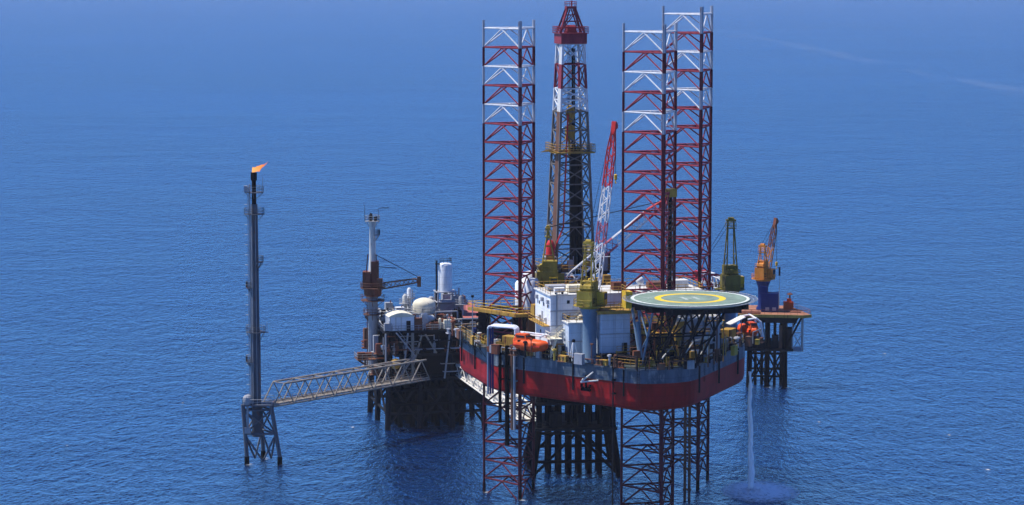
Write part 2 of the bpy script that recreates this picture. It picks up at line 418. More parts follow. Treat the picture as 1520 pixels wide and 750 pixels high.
# ------------------------------------------------------------------ jacking frames round the legs
def make_jack(label):
    root = thing("jacking_frame", label, "jacking frame", (0, 0, 0), HA, "jacking frames round the legs")
    for (x, y) in CH:
        rad = Vector((x, y)).normalized(); ang = math.atan2(rad.y, rad.x)
        g = G()
        for sgn in (-1, 1):
            tx, ty = -rad.y * sgn, rad.x * sgn
            g.box((x + tx * .95, y + ty * .95, DZ + 2.6), (1.5, .7, 5.2), ang)
            for k in range(4): g.tube((x + tx * 1.1, y + ty * 1.1, DZ + .7 + k * 1.15), (x + tx * 1.1 + rad.x * 1.1, y + ty * 1.1 + rad.y * 1.1, DZ + .7 + k * 1.15), .36, None, 8)
        g.build("jack_tower", 'dark', root)
    g = G()
    for i in range(3):
        a, b = Vector((*CH[i], 0)) * .98, Vector((*CH[(i + 1) % 3], 0)) * .98
        for z in (DZ + .8, DZ + 4.6): g.bar(a + Vector((0, 0, z)), b + Vector((0, 0, z)), .4, .5)
        g.bar(a + Vector((0, 0, DZ + .8)), b + Vector((0, 0, DZ + 4.6)), .25, .25); g.bar(b + Vector((0, 0, DZ + .8)), a + Vector((0, 0, DZ + 4.6)), .25, .25)
    g.build("cross_brace", 'dark', root)
    o = [(-7.6, 3.9), (7.6, 3.9), (1.4, -7.8), (-1.4, -7.8)]
    i_ = [(-5.9, 3.5), (5.9, 3.5), (0.7, -6.4), (-.7, -6.4)]
    g = G()
    for k in range(4):
        a, b = o[k], o[(k + 1) % 4]; c, d = i_[(k + 1) % 4], i_[k]
        g.prism([a, b, c, d], DZ + 5.2, DZ + 5.42)
        g.bar((*a, DZ + 5.1), (*b, DZ + 5.1), .16, .5)
    g.build("top_walkway", 'ochre', root)
    G().rail([(x, y, DZ + 5.42) for x, y in o], 1.15, 1.3, .05, 0, True).build("walkway_railing", 'yellow', root)
    return root
jA = make_jack("jacking frame with yellow top walkway round the port lattice leg")
jA.location = HL(-17, 9.8, 0)
jB = dup(jA, HL(1.15, -19.6, 0), HA, "jacking frame round the bow leg, behind the helideck trusswork")
jC = dup(jA, HL(17.9, 9.8, 0), HA, "jacking frame round the farther right leg, mostly behind the helideck")

# ------------------------------------------------------------------ accommodation
def house(label, x0, x1, y0, y1, z0, z1, mat, storeys, name="deckhouse", roof='offwhite', wins='f', railcol='ochre', door=True, group=None, overhang=.25):
    cx, cy = (x0 + x1) / 2, (y0 + y1) / 2
    root = thing(name, label, "deckhouse", HL(cx, cy, z0), HA, group)
    hx, hy, h = (x1 - x0) / 2, (y1 - y0) / 2, z1 - z0
    g = G().bb(-hx, hx, -hy, hy, 0, h)
    for k in range(int(2 * hx / 1.9) + 1):         # stiffener ribs on the front
        x = -hx + .3 + k * 1.9
        if x < hx: g.bb(x - .05, x + .05, -hy - .09, -hy + .002, .2, h - .2)
    g.build("wall", mat, root)
    G().bb(-hx - overhang, hx + overhang, -hy - overhang, hy + overhang, h, h + .22).build("roof", roof, root)
    G().rail([(x, y, h + .22) for x, y in ((-hx, -hy), (hx, -hy), (hx, hy), (-hx, hy))], 1.1, 1.6, .045, 0, True).build("roof_railing", railcol, root)
    sh = h / storeys
    for s in range(storeys):
        zc = s * sh + sh * .58
        if 'f' in wins:
            nw = max(2, int(2 * hx / 2.1))
            for k in range(nw):
                if (k * 5 + s * 3 + int(x0)) % 3 != 1: continue
                x = -hx + (k + .5) * 2 * hx / nw
                wn = G().bb(x - .26, x + .26, -hy - .05, -hy + .03, zc - .3, zc + .3).build("window", 'glass', root)
        if 'l' in wins:
            nw = max(2, int(2 * hy / 2.6))
            for k in range(nw):
                y = -hy + (k + .5) * 2 * hy / nw
                G().bb(-hx - .05, -hx + .03, y - .36, y + .36, zc - .4, zc + .4).build("window", 'glass', root)
        if s: G().bb(-hx - .06, hx + .06, -hy - .14, -hy + .1, s * sh - .09, s * sh + .09).build("storey_band", 'greybox', root)
    if door:
        d = G().bb(hx * .45, hx * .45 + .95, -hy - .07, -hy + .03, .05, 2.1).build("door", 'dark', root)
    return root
house("long white four storey accommodation block behind the front crane pedestal", -16, 12.5, -13.4, -3, DZ, 40.6, 'white', 4, "accommodation_block", wins='f', railcol='ochre')
house("pale blue grey two part deckhouse just right of the front crane pedestal", -9.4, -4.0, -22.6, -18.8, DZ + 1.2, 38.6, 'paleblue', 2, wins='')
house("small white deckhouse left of the front crane pedestal, under the slanted stairs", -13.9, -9.6, -18.0, -13.75, DZ, 36.2, 'paleblue', 2, wins='f')
house("grey deckhouse seen through the helideck trusses on the starboard bow", 6.5, 13.5, -20.5, -14, DZ, 36.6, 'greybox', 2, wins='f')
# ochre walkway wrapping the top of the pale blue deckhouse
wk = thing("roof_walkway", "ochre steel walkway ringing the top of the pale blue deckhouse", "walkway", HL(-6.7, -20.7, 38.85), HA)
g = G().bb(-3.6, 3.6, -2.9, 2.6, .05, .22); g.bar((-3.6, -2.9, -.1), (3.6, -2.9, -.1), .12, .5); g.build("grating", 'ochre', wk)
G().rail([(-3.5, 2.5, .22), (-3.5, -2.8, .22), (3.5, -2.8, .22), (3.5, 2.5, .22)], 1.15, 1.2, .055).build("railing", 'ochre', wk)

acc = [o for o in COL.objects if o.name == "accommodation_block"][0]
rnd = random.Random(31); hx_, hy_, h_ = 14.25, 5.2, 10.7
for k in range(11):
    x = -hx_ + 1.2 + k * 2.55 + rnd.uniform(-.4, .4); z = rnd.choice([.3, 2.9, 5.6, 8.2]) + rnd.uniform(0, .5); w_, hh = rnd.uniform(.9, 2.2), rnd.uniform(1.0, 1.9)
    G().bb(x - w_ / 2, x + w_ / 2, -hy_ - .16 - .02 * (k % 4), -hy_ + .02, z, z + hh).build("wall_panel", ['greybox', 'paleblue', 'offwhite', 'galv'][k % 4], acc)
for k in range(9):
    x = -hx_ + .6 + k * 3.1 + rnd.uniform(-.5, .5); z1 = rnd.uniform(5, 11.4)
    G().tube((x, -hy_ - .3, .2), (x, -hy_ - .3, z1), rnd.uniform(.07, .16), None, 6).tube((x, -hy_ - .3, z1), (x, -hy_ + .1, z1), .09, None, 6).build("wall_pipe", ['galv', 'rust', 'dark', 'offwhite'][k % 4], acc)
G().bb(-hx_ - 1.3, -hx_ - .02, -hy_ + .3, hy_, 5.2, 5.34).rail([(-hx_ - 1.25, -hy_ + .3, 5.34), (-hx_ - 1.25, hy_, 5.34)], 1.1, 1.3, .05).build("side_gallery", 'ochre', acc)
G().bb(-2.0, 9.0, -hy_ - 1.3, -hy_ - .02, 7.9, 8.04).rail([(-2, -hy_ - 1.25, 8.04), (9, -hy_ - 1.25, 8.04)], 1.1, 1.3, .05).build("front_gallery", 'ochre', acc)
for y, z in ((-3.4, 8.4), (-.8, 8.4), (2.2, 8.4), (-2.2, 5.9), (1.4, 3.2), (-3.2, 3.2)): G().bb(-hx_ - .06, -hx_ + .03, y - .28, y + .28, z, z + .6).build("side_window", 'glass', acc)
for y, z in ((.4, 5.35), (-2.0, .1)): G().bb(-hx_ - .07, -hx_ + .03, y - .45, y + .45, z, z + 2.0).build("side_door", 'greybox', acc)
for k in range(5): G().bb(-hx_ - .45, -hx_ - .02, -4.4 + k * 1.9, -3.6 + k * 1.9, 9.2 - (k % 2) * 3.4, 9.9 - (k % 2) * 3.4).build("air_unit", ['greybox', 'offwhite'][k % 2], acc)

# stairs and landings on the port face of the accommodation
stw = thing("outside_stair", "cream slanted stair climbing the front of the white accommodation block", "stair", HL(-14.5, -14.6, 0), HA)
G().stairs((-1.2, -.3, 33.4), (3.6, -.3, 37.2), 1.1).build("upper_flight", 'cream', stw)
G().stairs((-2.4, -1.5, 30.0), (-1.2, -1.5, 33.3), 1.0).build("lower_flight", 'cream', stw)
G().bb(-2.6, -.2, -2.2, .9, 33.25, 33.42).bb(3.4, 8.0, -.9, .9, 37.1, 37.27).build("landing", 'cream', stw)
G().rail([(-2.5, .8, 33.42), (-2.5, -2.1, 33.42), (-.3, -2.1, 33.42)], 1.1, 1.0, .05).rail([(3.6, -.85, 37.27), (7.9, -.85, 37.27)], 1.1, 1.0, .05).build("landing_railing", 'cream', stw)

# ------------------------------------------------------------------ helideck
hd = thing("helideck", "round green helideck with yellow ring and white H, held out over the bow", "helideck", HL(2.3, -36.9, 0), HA)
HZ = 42.75; HR = 10.25
g = G().lathe([(HR - .5, HZ - .55), (HR, HZ - .4), (HR, HZ)], (0, 0, 0), 72); g.build("deck_plate", 'helidark', hd)
G().ring(HR - .62, HR - .12, HZ + .004, HZ + .012, n=72).build("edge_line", 'markwhite', hd)
G().ring(5.0, 6.1, HZ + .004, HZ + .012, n=64).build("aiming_ring", 'markyellow', hd)
hg = G()
for x in (-1.05, 1.05): hg.bb(x - .3, x + .3, -1.75, 1.75, HZ + .004, HZ + .012)
hg.bb(-.75, .75, -.32, .32, HZ + .004, HZ + .012)
ho = hg.build("heliport_letter", 'marksoft', hd)
for k, (x, y, wd) in enumerate([(-6.9, 2.6, 1.6), (-6.7, 1.5, 1.1), (6.6, 3.5, 1.4)]):
    G().bb(x - wd / 2, x + wd / 2, y - .14, y + .14, HZ + .004, HZ + .012).build("deck_mark", 'marksoft', hd)
g = G()
for k in range(48):
    t = 2 * math.pi * k / 48; a = (HR * math.cos(t), HR * math.sin(t), HZ - .25); b = ((HR + 1.3) * math.cos(t), (HR + 1.3) * math.sin(t), HZ - .02)
    t2 = 2 * math.pi * (k + 1) / 48; c = ((HR + 1.3) * math.cos(t2), (HR + 1.3) * math.sin(t2), HZ - .02)
    g.tube(a, b, .05, None, 4); g.tube(b, c, .05, None, 4)
    m = ((HR + .65) * math.cos(t), (HR + .65) * math.sin(t), HZ - .13); m2 = ((HR + .65) * math.cos(t2), (HR + .65) * math.sin(t2), HZ - .13); g.tube(m, m2, .03, None, 4)
g.build("safety_net_frame", 'galv', hd)
g = G()
for k in range(7):
    o_ = -8.4 + k * 2.8; hw = math.sqrt(max(.1, (HR - .3) ** 2 - o_ * o_)); g.bb(o_ - .15, o_ + .15, -hw, hw, HZ - 1.35, HZ - .56)
for k in range(5):
    o_ = -7.4 + k * 3.7; hw = math.sqrt(max(.1, (HR - .3) ** 2 - o_ * o_)); g.bb(-hw, hw, o_ - .13, o_ + .13, HZ - 1.75, HZ - .9)
g.build("under_beam", 'dark', hd)
tx = [-7.0, -2.4, 2.2, 6.2]
T = HZ - 1.7; Bz = DZ + .2
tops = {}; 
for i, x in enumerate(tx):
    g = G(); mat = 'pedgrey' if i == 0 else 'dark'
    bx = max(-5.9, min(5.6, x * .85 - 1.6))
    r1, r2 = 6.9, 0.5                                                # rows above the bow edge / behind it, in helideck y
    yb = 6.9 + (1.5 if abs(bx) > 4.4 else 0)
    g.tube((bx, yb, Bz), (x, 7.2, T), .2, None, 7)                  # post at the bow edge
    g.tube((bx, yb, Bz), (x, -1.2, T), .21, None, 7)                  # raking strut out to the middle
    g.tube((x * .93, 3.4, (T + Bz) / 2 + .1), (x, 7.2, T), .16, None, 6)
    g.tube((x * .93, 3.4, (T + Bz) / 2 + 0.1), (bx, yb, (T + Bz) / 2 - 2.5), .16, None, 6)
    g.tube((x * .97, 1.2, T - 2.8), (x, -1.2, T), .12, None, 6); g.tube((x * .97, 1.2, T - 2.8), (x, 4.0, T), .14, None, 6)
    g.build("truss_frame", mat, hd)
for i in range(3):
    x0, x1 = tx[i], tx[i + 1]; b0, b1 = [max(-5.9, min(5.6, q * .85 - 1.6)) for q in (x0, x1)]
    g = G()
    g.tube((b0, 6.9, Bz), (x1, 7.2, T), .15, None, 6); g.tube((b1, 6.9, Bz), (x0, 7.2, T), .15, None, 6)
    zm = (T + Bz) / 2
    g.tube(((x0 + b0) / 2, 7.0, zm), ((x1 + b1) / 2, 7.0, zm), .15, None, 6)
    g.tube((x0 * .93, 3.4, zm + .1), (x1 * .93, 3.4, zm + .1), .15, None, 6)
    g.tube((x0 * .93, 3.4, zm + .1), (x1, -1.2, T), .13, None, 6); g.tube((x1 * .93, 3.4, zm + .1), (x0, -1.2, T), .13, None, 6)
    g.build("cross_bracing", 'dark', hd)
for (a, b) in (((-6.2, 8.0, Bz), (-7.0, 11.5, T)), ((6.0, 9.5, Bz), (6.2, 11, T)), ((-5.6, 9, Bz), (-7.4, 6.5, T - 3))):
    G().tube(a, b, .26, None, 7).build("rear_post", 'pedgrey', hd)
G().bb(-9.4, -8.2, 6.8, 9.2, HZ - 2.4, HZ + .5).build("access_platform", 'yellow', hd)
G().stairs((-9, 9.2, HZ - 2.2), (-7.5, 12.0, 40.8), 1.0).rail([(-9.4, 6.8, HZ + .5), (-9.4, 9.2, HZ + .5)], 1.0, 1.0, .05).build("access_stair", 'ochre', hd)
# ------------------------------------------------------------------ cranes
def lattice(g, a, b, wa, wb, n, r=.1, rb=.06, mi_of=lambda q: 0, up=None):
    """square lattice boom from a to b"""
    a = Vector(a); b = Vector(b); d = (b - a).normalized()
    s = d.cross(Vector((0, 0, 1)) if abs(d.z) < .97 else Vector((0, 1, 0))).normalized(); u = s.cross(d).normalized()
    prev = None
    for k in range(n + 1):
        q = k / n; c = a.lerp(b, q); w_ = wa + (wb - wa) * q
        if q < .12: w_ = w_ * (.35 + .65 * q / .12)
        if q > .88: w_ = w_ * (.45 + .55 * (1 - q) / .12)
        cs = [c + s * (i * w_ / 2) + u * (j * w_ / 2) for i, j in ((-1, -1), (1, -1), (1, 1), (-1, 1))]
        if prev:
            mi = mi_of((k - .5) / n)
            for i in range(4):
                g.tube(prev[i], cs[i], r, None, 5, mi)
                if (k + i) % 2: g.tube(prev[i], cs[(i + 1) % 4], rb, None, 4, mi)
                else: g.tube(prev[(i + 1) % 4], cs[i], rb, None, 4, mi)
        prev = cs
    return cs

def make_crane(label, loc, rz, ped_h, ped_r, L, elev, bands, body='olive', ped='pedgrey', gantry=8.0, bw=1.5, hook=6.0, head=(3.6, 3.4, 4.0), cab='yellow'):
    root = thing("pedestal_crane", label, "crane", loc, rz)
    G().lathe([(ped_r * 1.35, 0), (ped_r * 1.3, .5), (ped_r, 1.0), (ped_r, ped_h - 1.6), (ped_r * 1.35, ped_h - .5), (ped_r * 1.35, ped_h - .1)], n=18).build("pedestal", ped, root, smooth=True)
    g = G().lathe([(ped_r * 1.5, ped_h - .1), (ped_r * 1.5, ped_h + .5)], n=20); g.ring(ped_r * 1.5, ped_r * 1.5 + 1.0, ped_h + .32, ped_h + .46, n=24)
    g.rail([((ped_r * 1.5 + .95) * math.cos(t * .5236), (ped_r * 1.5 + .95) * math.sin(t * .5236), ped_h + .46) for t in range(12)], 1.05, 1.2, .045, 0, True)
    g.build("slew_platform", body, root)
    z0 = ped_h + .5; hx, hy, hh = head[0] / 2, head[1] / 2, head[2]
    g = G().bb(-hx - .9, hx - .5, -hy, hy, z0, z0 + hh * .62).bb(-hx + .2, hx - .7, -hy * .85, hy * .85, z0 + hh * .62, z0 + hh)
    g.tube((-hx, -hy * .7, z0 + hh * .75), (-hx, hy * .7, z0 + hh * .75), .65, None, 12)
    for sgn in (-1, 1): g.bb(hx - .5, hx + .7, sgn * hy * .75 - .15, sgn * hy * .75 + .15, z0, z0 + hh * .5)
    mh = g.build("machinery_house", body, root)
    for sx_, zz, ww, hh2 in ((-hx - .2, .5, .9, 1.0), (-.2, .6, .8, .7)):
        for k2 in range(4): G().bb(sx_ - ww / 2, sx_ + ww / 2, -hy - .05, -hy + .02, z0 + zz + k2 * hh2 / 4, z0 + zz + k2 * hh2 / 4 + hh2 / 7).build("vent_slat", 'dark', mh)
    G().rail([(-hx - .85, -hy + .1, z0 + hh * .62), (-.5, -hy + .1, z0 + hh * .62)], 1.0, .8, .05).rail([(-hx - .85, hy - .1, z0 + hh * .62), (-hx - .85, -hy + .1, z0 + hh * .62)], 1.0, .9, .05).build("house_railing", body, root)
    G().tube((-.9, -hy * .5, z0 + hh * .75), (-.9, hy * .5, z0 + hh * .75), .5, None, 12).tube((-hx - .3, hy * .4, z0 + hh * .6), (-hx - .3, hy * .4, z0 + hh * .6 + 1.3), .16, None, 7).build("winch_drum", 'dark', root)
    c = G().bb(-.4, 1.3, -hy - 1.35, -hy - .02, z0 + .1, z0 + 2.3); co = c.build("cab", cab, root)
    G().bb(1.3, 1.34, -hy - 1.2, -hy - .2, z0 + .9, z0 + 2.1).bb(-.1, 1.1, -hy - 1.39, -hy - 1.35, z0 + 1.0, z0 + 2.1).build("window", 'glass', co)
    gx, gz = -hx * .35, z0 + gantry
    g = G()
    for sgn in (-1, 1):
        a = (gx, sgn * .55, gz)
        g.tube((hx - .3, sgn * hy * .8, z0 + .3), a, .13, None, 6); g.tube((-hx - .6, sgn * hy * .8, z0 + .3), a, .13, None, 6)
        for q in (.3, .5, .7, .85):
            p1 = Vector((hx - .3, sgn * hy * .8, z0 + .3)).lerp(Vector(a), q); p2 = Vector((-hx - .6, sgn * hy * .8, z0 + .3)).lerp(Vector(a), q); g.tube(p1, p2, .08, None, 5)
        p1 = Vector((hx - .3, sgn * hy * .8, z0 + .3)).lerp(Vector(a), .3); p2 = Vector((-hx - .6, sgn * hy * .8, z0 + .3)).lerp(Vector(a), .5); g.tube(p1, p2, .07, None, 5)
    g.bb(gx - .5, gx + .5, -.9, .9, gz - .15, gz + .25); g.tube((gx, -.5, gz + .3), (gx, .5, gz + .3), .4, None, 10)
    g.rail([(gx - .6, -.9, gz - 1.4), (gx + .8, -.9, gz - 1.4), (gx + .8, .9, gz - 1.4), (gx - .6, .9, gz - 1.4)], 1, 1.4, .05, 0, True).bb(gx - .6, gx + .8, -.9, .9, gz - 1.5, gz - 1.38)
    for q in range(9): g.tube((-hx - .6 + (gx + hx + .6) * q / 9 - .05, -.25, z0 + .3 + (gz - z0) * q / 9), (-hx - .6 + (gx + hx + .6) * q / 9 - .05, .25, z0 + .3 + (gz - z0) * q / 9), .04, None, 4)
    g.build("gantry", body, root)
    ft = Vector((hx + .3, 0, z0 + .5)); tip = ft + Vector((math.cos(elev), 0, math.sin(elev))) * L
    cols = [b[1] for b in bands]; g = G()
    def mi_of(q):
        for i, (e, c) in enumerate(bands):
            if q <= e: return i
        return len(bands) - 1
    lattice(g, ft, tip, bw, bw * .8, max(8, int(L / 1.25)), .13, .08, mi_of)
    g.build("boom", cols, root)
    d = (tip - ft).normalized(); u = Vector((-d.z, 0, d.x))
    g = G().bar(tip - d * .8, tip + d * 1.6, .7, .8); g.tube(tip + d * .9 + Vector((0, -.4, 0)) - u * .5, tip + d * .9 + Vector((0, .4, 0)) - u * .5, .5, None, 12)
    g.build("boom_tip", bands[-1][1], root)
    g = G(); top = Vector((gx, 0, gz + .3))
    for sgn in (-1, 1): g.tube(top + Vector((0, sgn * .4, 0)), tip + Vector((0, sgn * .3, 0)) + u * .3, .045, None, 4)
    g.build("pendant_line", 'dark', root)
    if hook > 0:
        p = tip + d * .9 - u * .9; hk = p - Vector((0, 0, hook))
        o = G().tube(p, hk, .05, None, 4).build("hoist_line", 'dark', root)
        G().lathe([(.1, .5), (.3, .35), (.3, -.4), (.12, -.6)], hk, 8).path([hk - Vector((0, 0, .6)), hk - Vector((.15, 0, 1.0)), hk - Vector((-.1, 0, 1.2)), hk - Vector((-.25, 0, 1.0))], .09, 5).build("hook_block", 'yellow', o)
    return root
W, P, RD = 'legwhite', 'purple', 'craneRed'
make_crane("olive pedestal crane on the port bow, red and white boom nearly upright", HL(-11.0, -21.2, DZ), R(66), 9.6, 1.25, 30.8, R(73), [(.32, W), (.47, P), (.66, W), (1, RD)], head=(3.2, 2.9, 4.2), gantry=10.9, bw=1.45, hook=9)
make_crane("olive pedestal crane left of the derrick, boom slanting right behind the bow leg", HL(-8.6, 13.0, DZ + 0.1), R(-1), 8.0, 1.5, 24.5, R(40), [(.35, W), (.52, P), (.82, W), (1, RD)], head=(3.6, 3.2, 5.2), gantry=11.2, bw=1.9, hook=4)
make_crane("olive starboard crane beside the farther right leg, boom laid level", HL(26.6, 12, 29.8), R(101), 7.0, 1.3, 22.5, R(-1.5), [(.25, W), (.5, RD), (.8, W), (1, RD)], head=(3.2, 3.0, 4.6), gantry=13.2, bw=2.2, hook=0, body='crane_green')

# ------------------------------------------------------------------ derrick on its drill floor
DC = HL(1.0, 34.0, 0)
df = thing("drill_floor", "dark raised drill floor under the derrick, cantilevered past the stern", "drill floor", DC, HA)
G().bb(-6.2, 6.2, -6, 6, 36.35, 37.0).build("floor_deck", 'brown', df)
g = G()
for x in (-5.5, 5.5):
    for y in (-5.4, 5.4): g.bb(x - .5, x + .5, y - .5, y + .5, 36.3, 39.2)
g.bb(-6.4, 6.4, -6.2, 6.2, 39.0, 39.5); g.build("substructure", 'dark', df)
G().rail([(-6.3, -6.1, 39.5), (6.3, -6.1, 39.5), (6.3, 6.1, 39.5), (-6.3, 6.1, 39.5)], 1.2, 1.5, .05, 0, True).build("floor_railing", 'ochre', df)
G().bb(-6.0, -4.3, -5.9, -1.5, 39.5, 42.4).build("dog_house", 'offwhite', df)
G().bb(2.8, 5.2, -3.5, .5, 39.5, 42.2).tube((4, -3.4, 43), (4, .4, 43), .9, None, 12).build("draw_works", 'galv', df)

dk = thing("derrick", "tall tapering drilling derrick with red and white banded top", "derrick", (DC[0], DC[1], 39.5), HA)
H1 = 44.2; hb, ht = 3.85, 2.15
def dz(py): return px2z(py, 502) - 39.5
b_w2, b_r, b_w1 = dz(165), dz(131), dz(95)
def hw(z): return hb + (ht - hb) * z / H1
cuts = [0, 4.2, 8.4, 12.6, 16.8, 20.6, dz(225), 27.3, b_w2, (b_w2 + b_r) / 2, b_r, b_w1, H1]
def dmat(z): return 'legwhite' if (b_w2 - .1 < z < b_r - .1 or z > b_w1 - .1) else ('craneRed' if b_r - .1 < z < b_w1 else 'galv')
for sx, sy in ((-1, -1), (1, -1), (1, 1), (-1, 1)):
    g = G(); mats = ['derrick', 'legwhite', 'legred']
    for z0, z1 in zip(cuts, cuts[1:]):
        mi = {'galv': 0, 'legwhite': 1, 'craneRed': 2}[dmat((z0 + z1) / 2)]
        g.bar((sx * hw(z0), sy * hw(z0), z0), (sx * hw(z1), sy * hw(z1), z1), .42, .42, mi)
    g.build("leg", mats, dk)
for z0, z1 in zip(cuts, cuts[1:]):
    g = G(); a, b = hw(z0), hw(z1)
    cs0 = [(-a, -a, z0), (a, -a, z0), (a, a, z0), (-a, a, z0)]; cs1 = [(-b, -b, z1), (b, -b, z1), (b, b, z1), (-b, b, z1)]
    for i in range(4):
        j = (i + 1) % 4
        g.bar(cs1[i], cs1[j], .2, .24)
        if z0 > .1 or i != 0:
            if i == 0 and z0 < 8:
                m_ = tuple((p + q) / 2 for p, q in zip(cs1[i], cs1[j])); g.tube(m_, cs0[i], .1, None, 5); g.tube(m_, cs0[j], .1, None, 5)
            else:
                g.tube(cs0[i], cs1[j], .13, None, 5); g.tube(cs0[j], cs1[i], .13, None, 5)
        else:
            m_ = tuple((p + q) / 2 for p, q in zip(cs1[i], cs1[j])); g.tube(m_, cs0[i], .13, None, 5); g.tube(m_, cs0[j], .13, None, 5)
    mt = dmat((z0 + z1) / 2)
    g.build("girt_and_brace_panel", {'craneRed': 'legred', 'galv': 'derrick'}.get(mt, mt), dk)
# cladding strips beside the ladder on the port face
g = G()
for z0, z1 in zip(cuts[1:], cuts[2:]):
    mi = {'galv': 0, 'legwhite': 1, 'craneRed': 2}[dmat((z0 + z1) / 2)]
    a, b = hw(z0), hw(z1)
    g._add([(-a - .05, -a * .85, z0), (-a - .05, -a * .05, z0), (-b - .05, -b * .05, z1), (-b - .05, -b * .85, z1)] + [(-a - .12, -a * .85, z0), (-a - .12, -a * .05, z0), (-b - .12, -b * .05, z1), (-b - .12, -b * .85, z1)],
           [(0, 1, 2, 3), (7, 6, 5, 4), (0, 4, 5, 1), (1, 5, 6, 2), (2, 6, 7, 3), (3, 7, 4, 0)], mi)
g.build("ladder_cladding", ['brown', 'offwhite', 'legred'], dk)
G().path([(-hw(36) + 1.2, -hw(36) - .3, 30.5), (-hw(20) + 1.2, -hw(20) - .3, 20), (-hw(8) + 1.1, -hw(8) - .3, 8.5), (-hw(4) - .6, -hw(4) - .5, 4.5), (-hw(1) - 1.0, -hw(1) - .6, 1)], .17, 6).build("standpipe", 'craneRed', dk)
# fingerboard platform
zf = dz(226)
g = G(); q = hw(zf) + 1.0
for x0, x1, y0, y1 in ((-q, q, -q, -q + 1.1), (-q, q, q - 1.1, q), (-q, -q + 1.1, -q + 1.1, q - 1.1), (q - 1.1, q, -q + 1.1, q - 1.1)): g.bb(x0, x1, y0, y1, zf, zf + .25)
for k in range(7): g.bb(-q + 1.4, q - 1.4, -1.9 + k * .62, -1.75 + k * .62, zf - .05, zf + .12)
g.build("fingerboard", 'ochre', dk)
g = G().rail([(-q, -q, zf + .25), (q, -q, zf + .25), (q, q, zf + .25), (-q, q, zf + .25)], 1.5, .9, .05, 0, True, (1, .66, .33))
for k in range(5): g.tube((-q, -q + k * 1.1, zf + .2), (-q - 1.9, -q - .2 + k * 1.1, zf + 1.1 - k * .25), .07, None, 5)
g.build("fingerboard_railing", 'ochre', dk)
# racked pipe, guide rail, top drive, travelling block
g = G()
for i in range(7):
    for j in range(4): g.tube((.35 + i * .26 - .5 * (i > 3), .3 + j * .3, .2), (.15 + i * .26, .1 + j * .28, zf - .2 + (i * 7 + j * 5) % 4 * .5), .095, None, 5)
g.build("drill_pipe_rack", 'dark', dk)
g = G()
for i in range(4):
    for j in range(4): g.tube((2.0 + i * .22, .6 + j * .3, .2), (1.8 + i * .16, .5 + j * .26, zf - 1 + (i + j) % 3), .09, None, 5)
g.build("drill_collar_rack", 'black', dk)
g = G().bar((.9, 1.6, 2), (.9, 1.6, H1 - 1), .35, .5); g.bar((1.25, 1.4, 9), (1.25, 1.4, H1 - 1), .2, .2); g.build("guide_rail", 'dark', dk)
zt = dz(208)
g = G().bb(-.95, .6, -1.1, .6, zt, zt + 2.8).tube((-.1, .3, zt - 3), (-.1, .3, zt), .25, None, 8).bb(-.9, .7, -.1, .7, zt + .4, zt + 1.1); g.build("top_drive", 'ochre', dk)
zb = dz(178)
g = G().lathe([(.15, -.6), (.7, 0), (.95, .9), (.95, 1.9), (.6, 2.7), (.2, 2.9)], (-.2, -.6, zb), 10, 0, .6); g.tube((-.2, -.4, zt + 2.6), (-.2, -.6, zb), .3, None, 8); g.build("travelling_block", 'ochre', dk)
g = G()
for k in range(6): g.tube((-.45 + k * .1, .3, zb + 2.8), (-.6 + k * .16, .3, H1), .035, None, 4)
g.build("drilling_line", 'dark', dk)
# crown
q = ht + .45
G().bb(-q, q, -q, q, H1, H1 + 2.1).build("crown_platform", 'legred', dk)
G().rail([(-q - .25, -q - .25, H1 + 2.1), (q + .25, -q - .25, H1 + 2.1), (q + .25, q + .25, H1 + 2.1), (-q - .25, q + .25, H1 + 2.1)], 1.2, .9, .06, 0, True, (1, .66, .33)).bb(-q - .3, q + .3, -q - .3, q + .3, H1 + 2.0, H1 + 2.12).build("crown_railing", 'legred', dk)
G().tube((-.9, 0, H1 + 2.7), (.9, 0, H1 + 2.7), .95, None, 14).bb(-1.1, 1.1, -.9, .9, H1 + 2.1, H1 + 2.5).build("crown_block", 'legred', dk)
g = G(); za = H1 + 2.1; zp = dz(11)
for sy in (-1, 1):
    for sx in (-1, 1): g.bar((sx * (q - .15), sy * 1.3, za), (sx * .75, sy * .5, zp), .34, .34)
    g.bar((-q * .62, sy * 1.0, za + (zp - za) * .45), (q * .62, sy * 1.0, za + (zp - za) * .45), .2, .2)
    g.bar((-q + .4, sy * 1.2, za + .4), (.6, sy * .6, za + (zp - za) * .75), .16, .16)
    for q2 in (.2, .7):
        x_ = (q - .15) * (1 - q2) + .75 * q2; g.bar((-x_, sy * (1.3 - .8 * q2), za + (zp - za) * q2), (x_, sy * (1.3 - .8 * q2), za + (zp - za) * q2), .18, .18)
    g.bar((-1.6, sy * 1.1, za + 1.2), (-.3, sy * .6, zp - .4), .2, .2); g.bar((1.6, sy * 1.1, za + 1.2), (.3, sy * .6, zp - .4), .2, .2)
for sx in (-1, 1): g.bar((sx * 1.9, -1.2, za + .9), (sx * 1.9, 1.2, za + .9), .16, .16); g.bar((sx * 1.4, -.9, za + 2.9), (sx * 1.4, .9, za + 2.9), .16, .16)
g.bb(-1.0, 1.0, -.8, .8, zp - .3, zp + .2); g.build("gin_pole_frame", 'legred', dk)
g = G().rail([(-1.0, -.8, zp + .2), (1.0, -.8, zp + .2), (1.0, .8, zp + .2), (-1.0, .8, zp + .2)], .9, .8, .05, 0, True); g.tube((.2, 0, zp + .2), (.2, 0, zp + 1.3), .16, None, 6); g.tube((-1, -.7, zp), (-1.3, -.7, zp - 2.2), .08, None, 5)
g.build("top_beacon_frame", 'legred', dk)

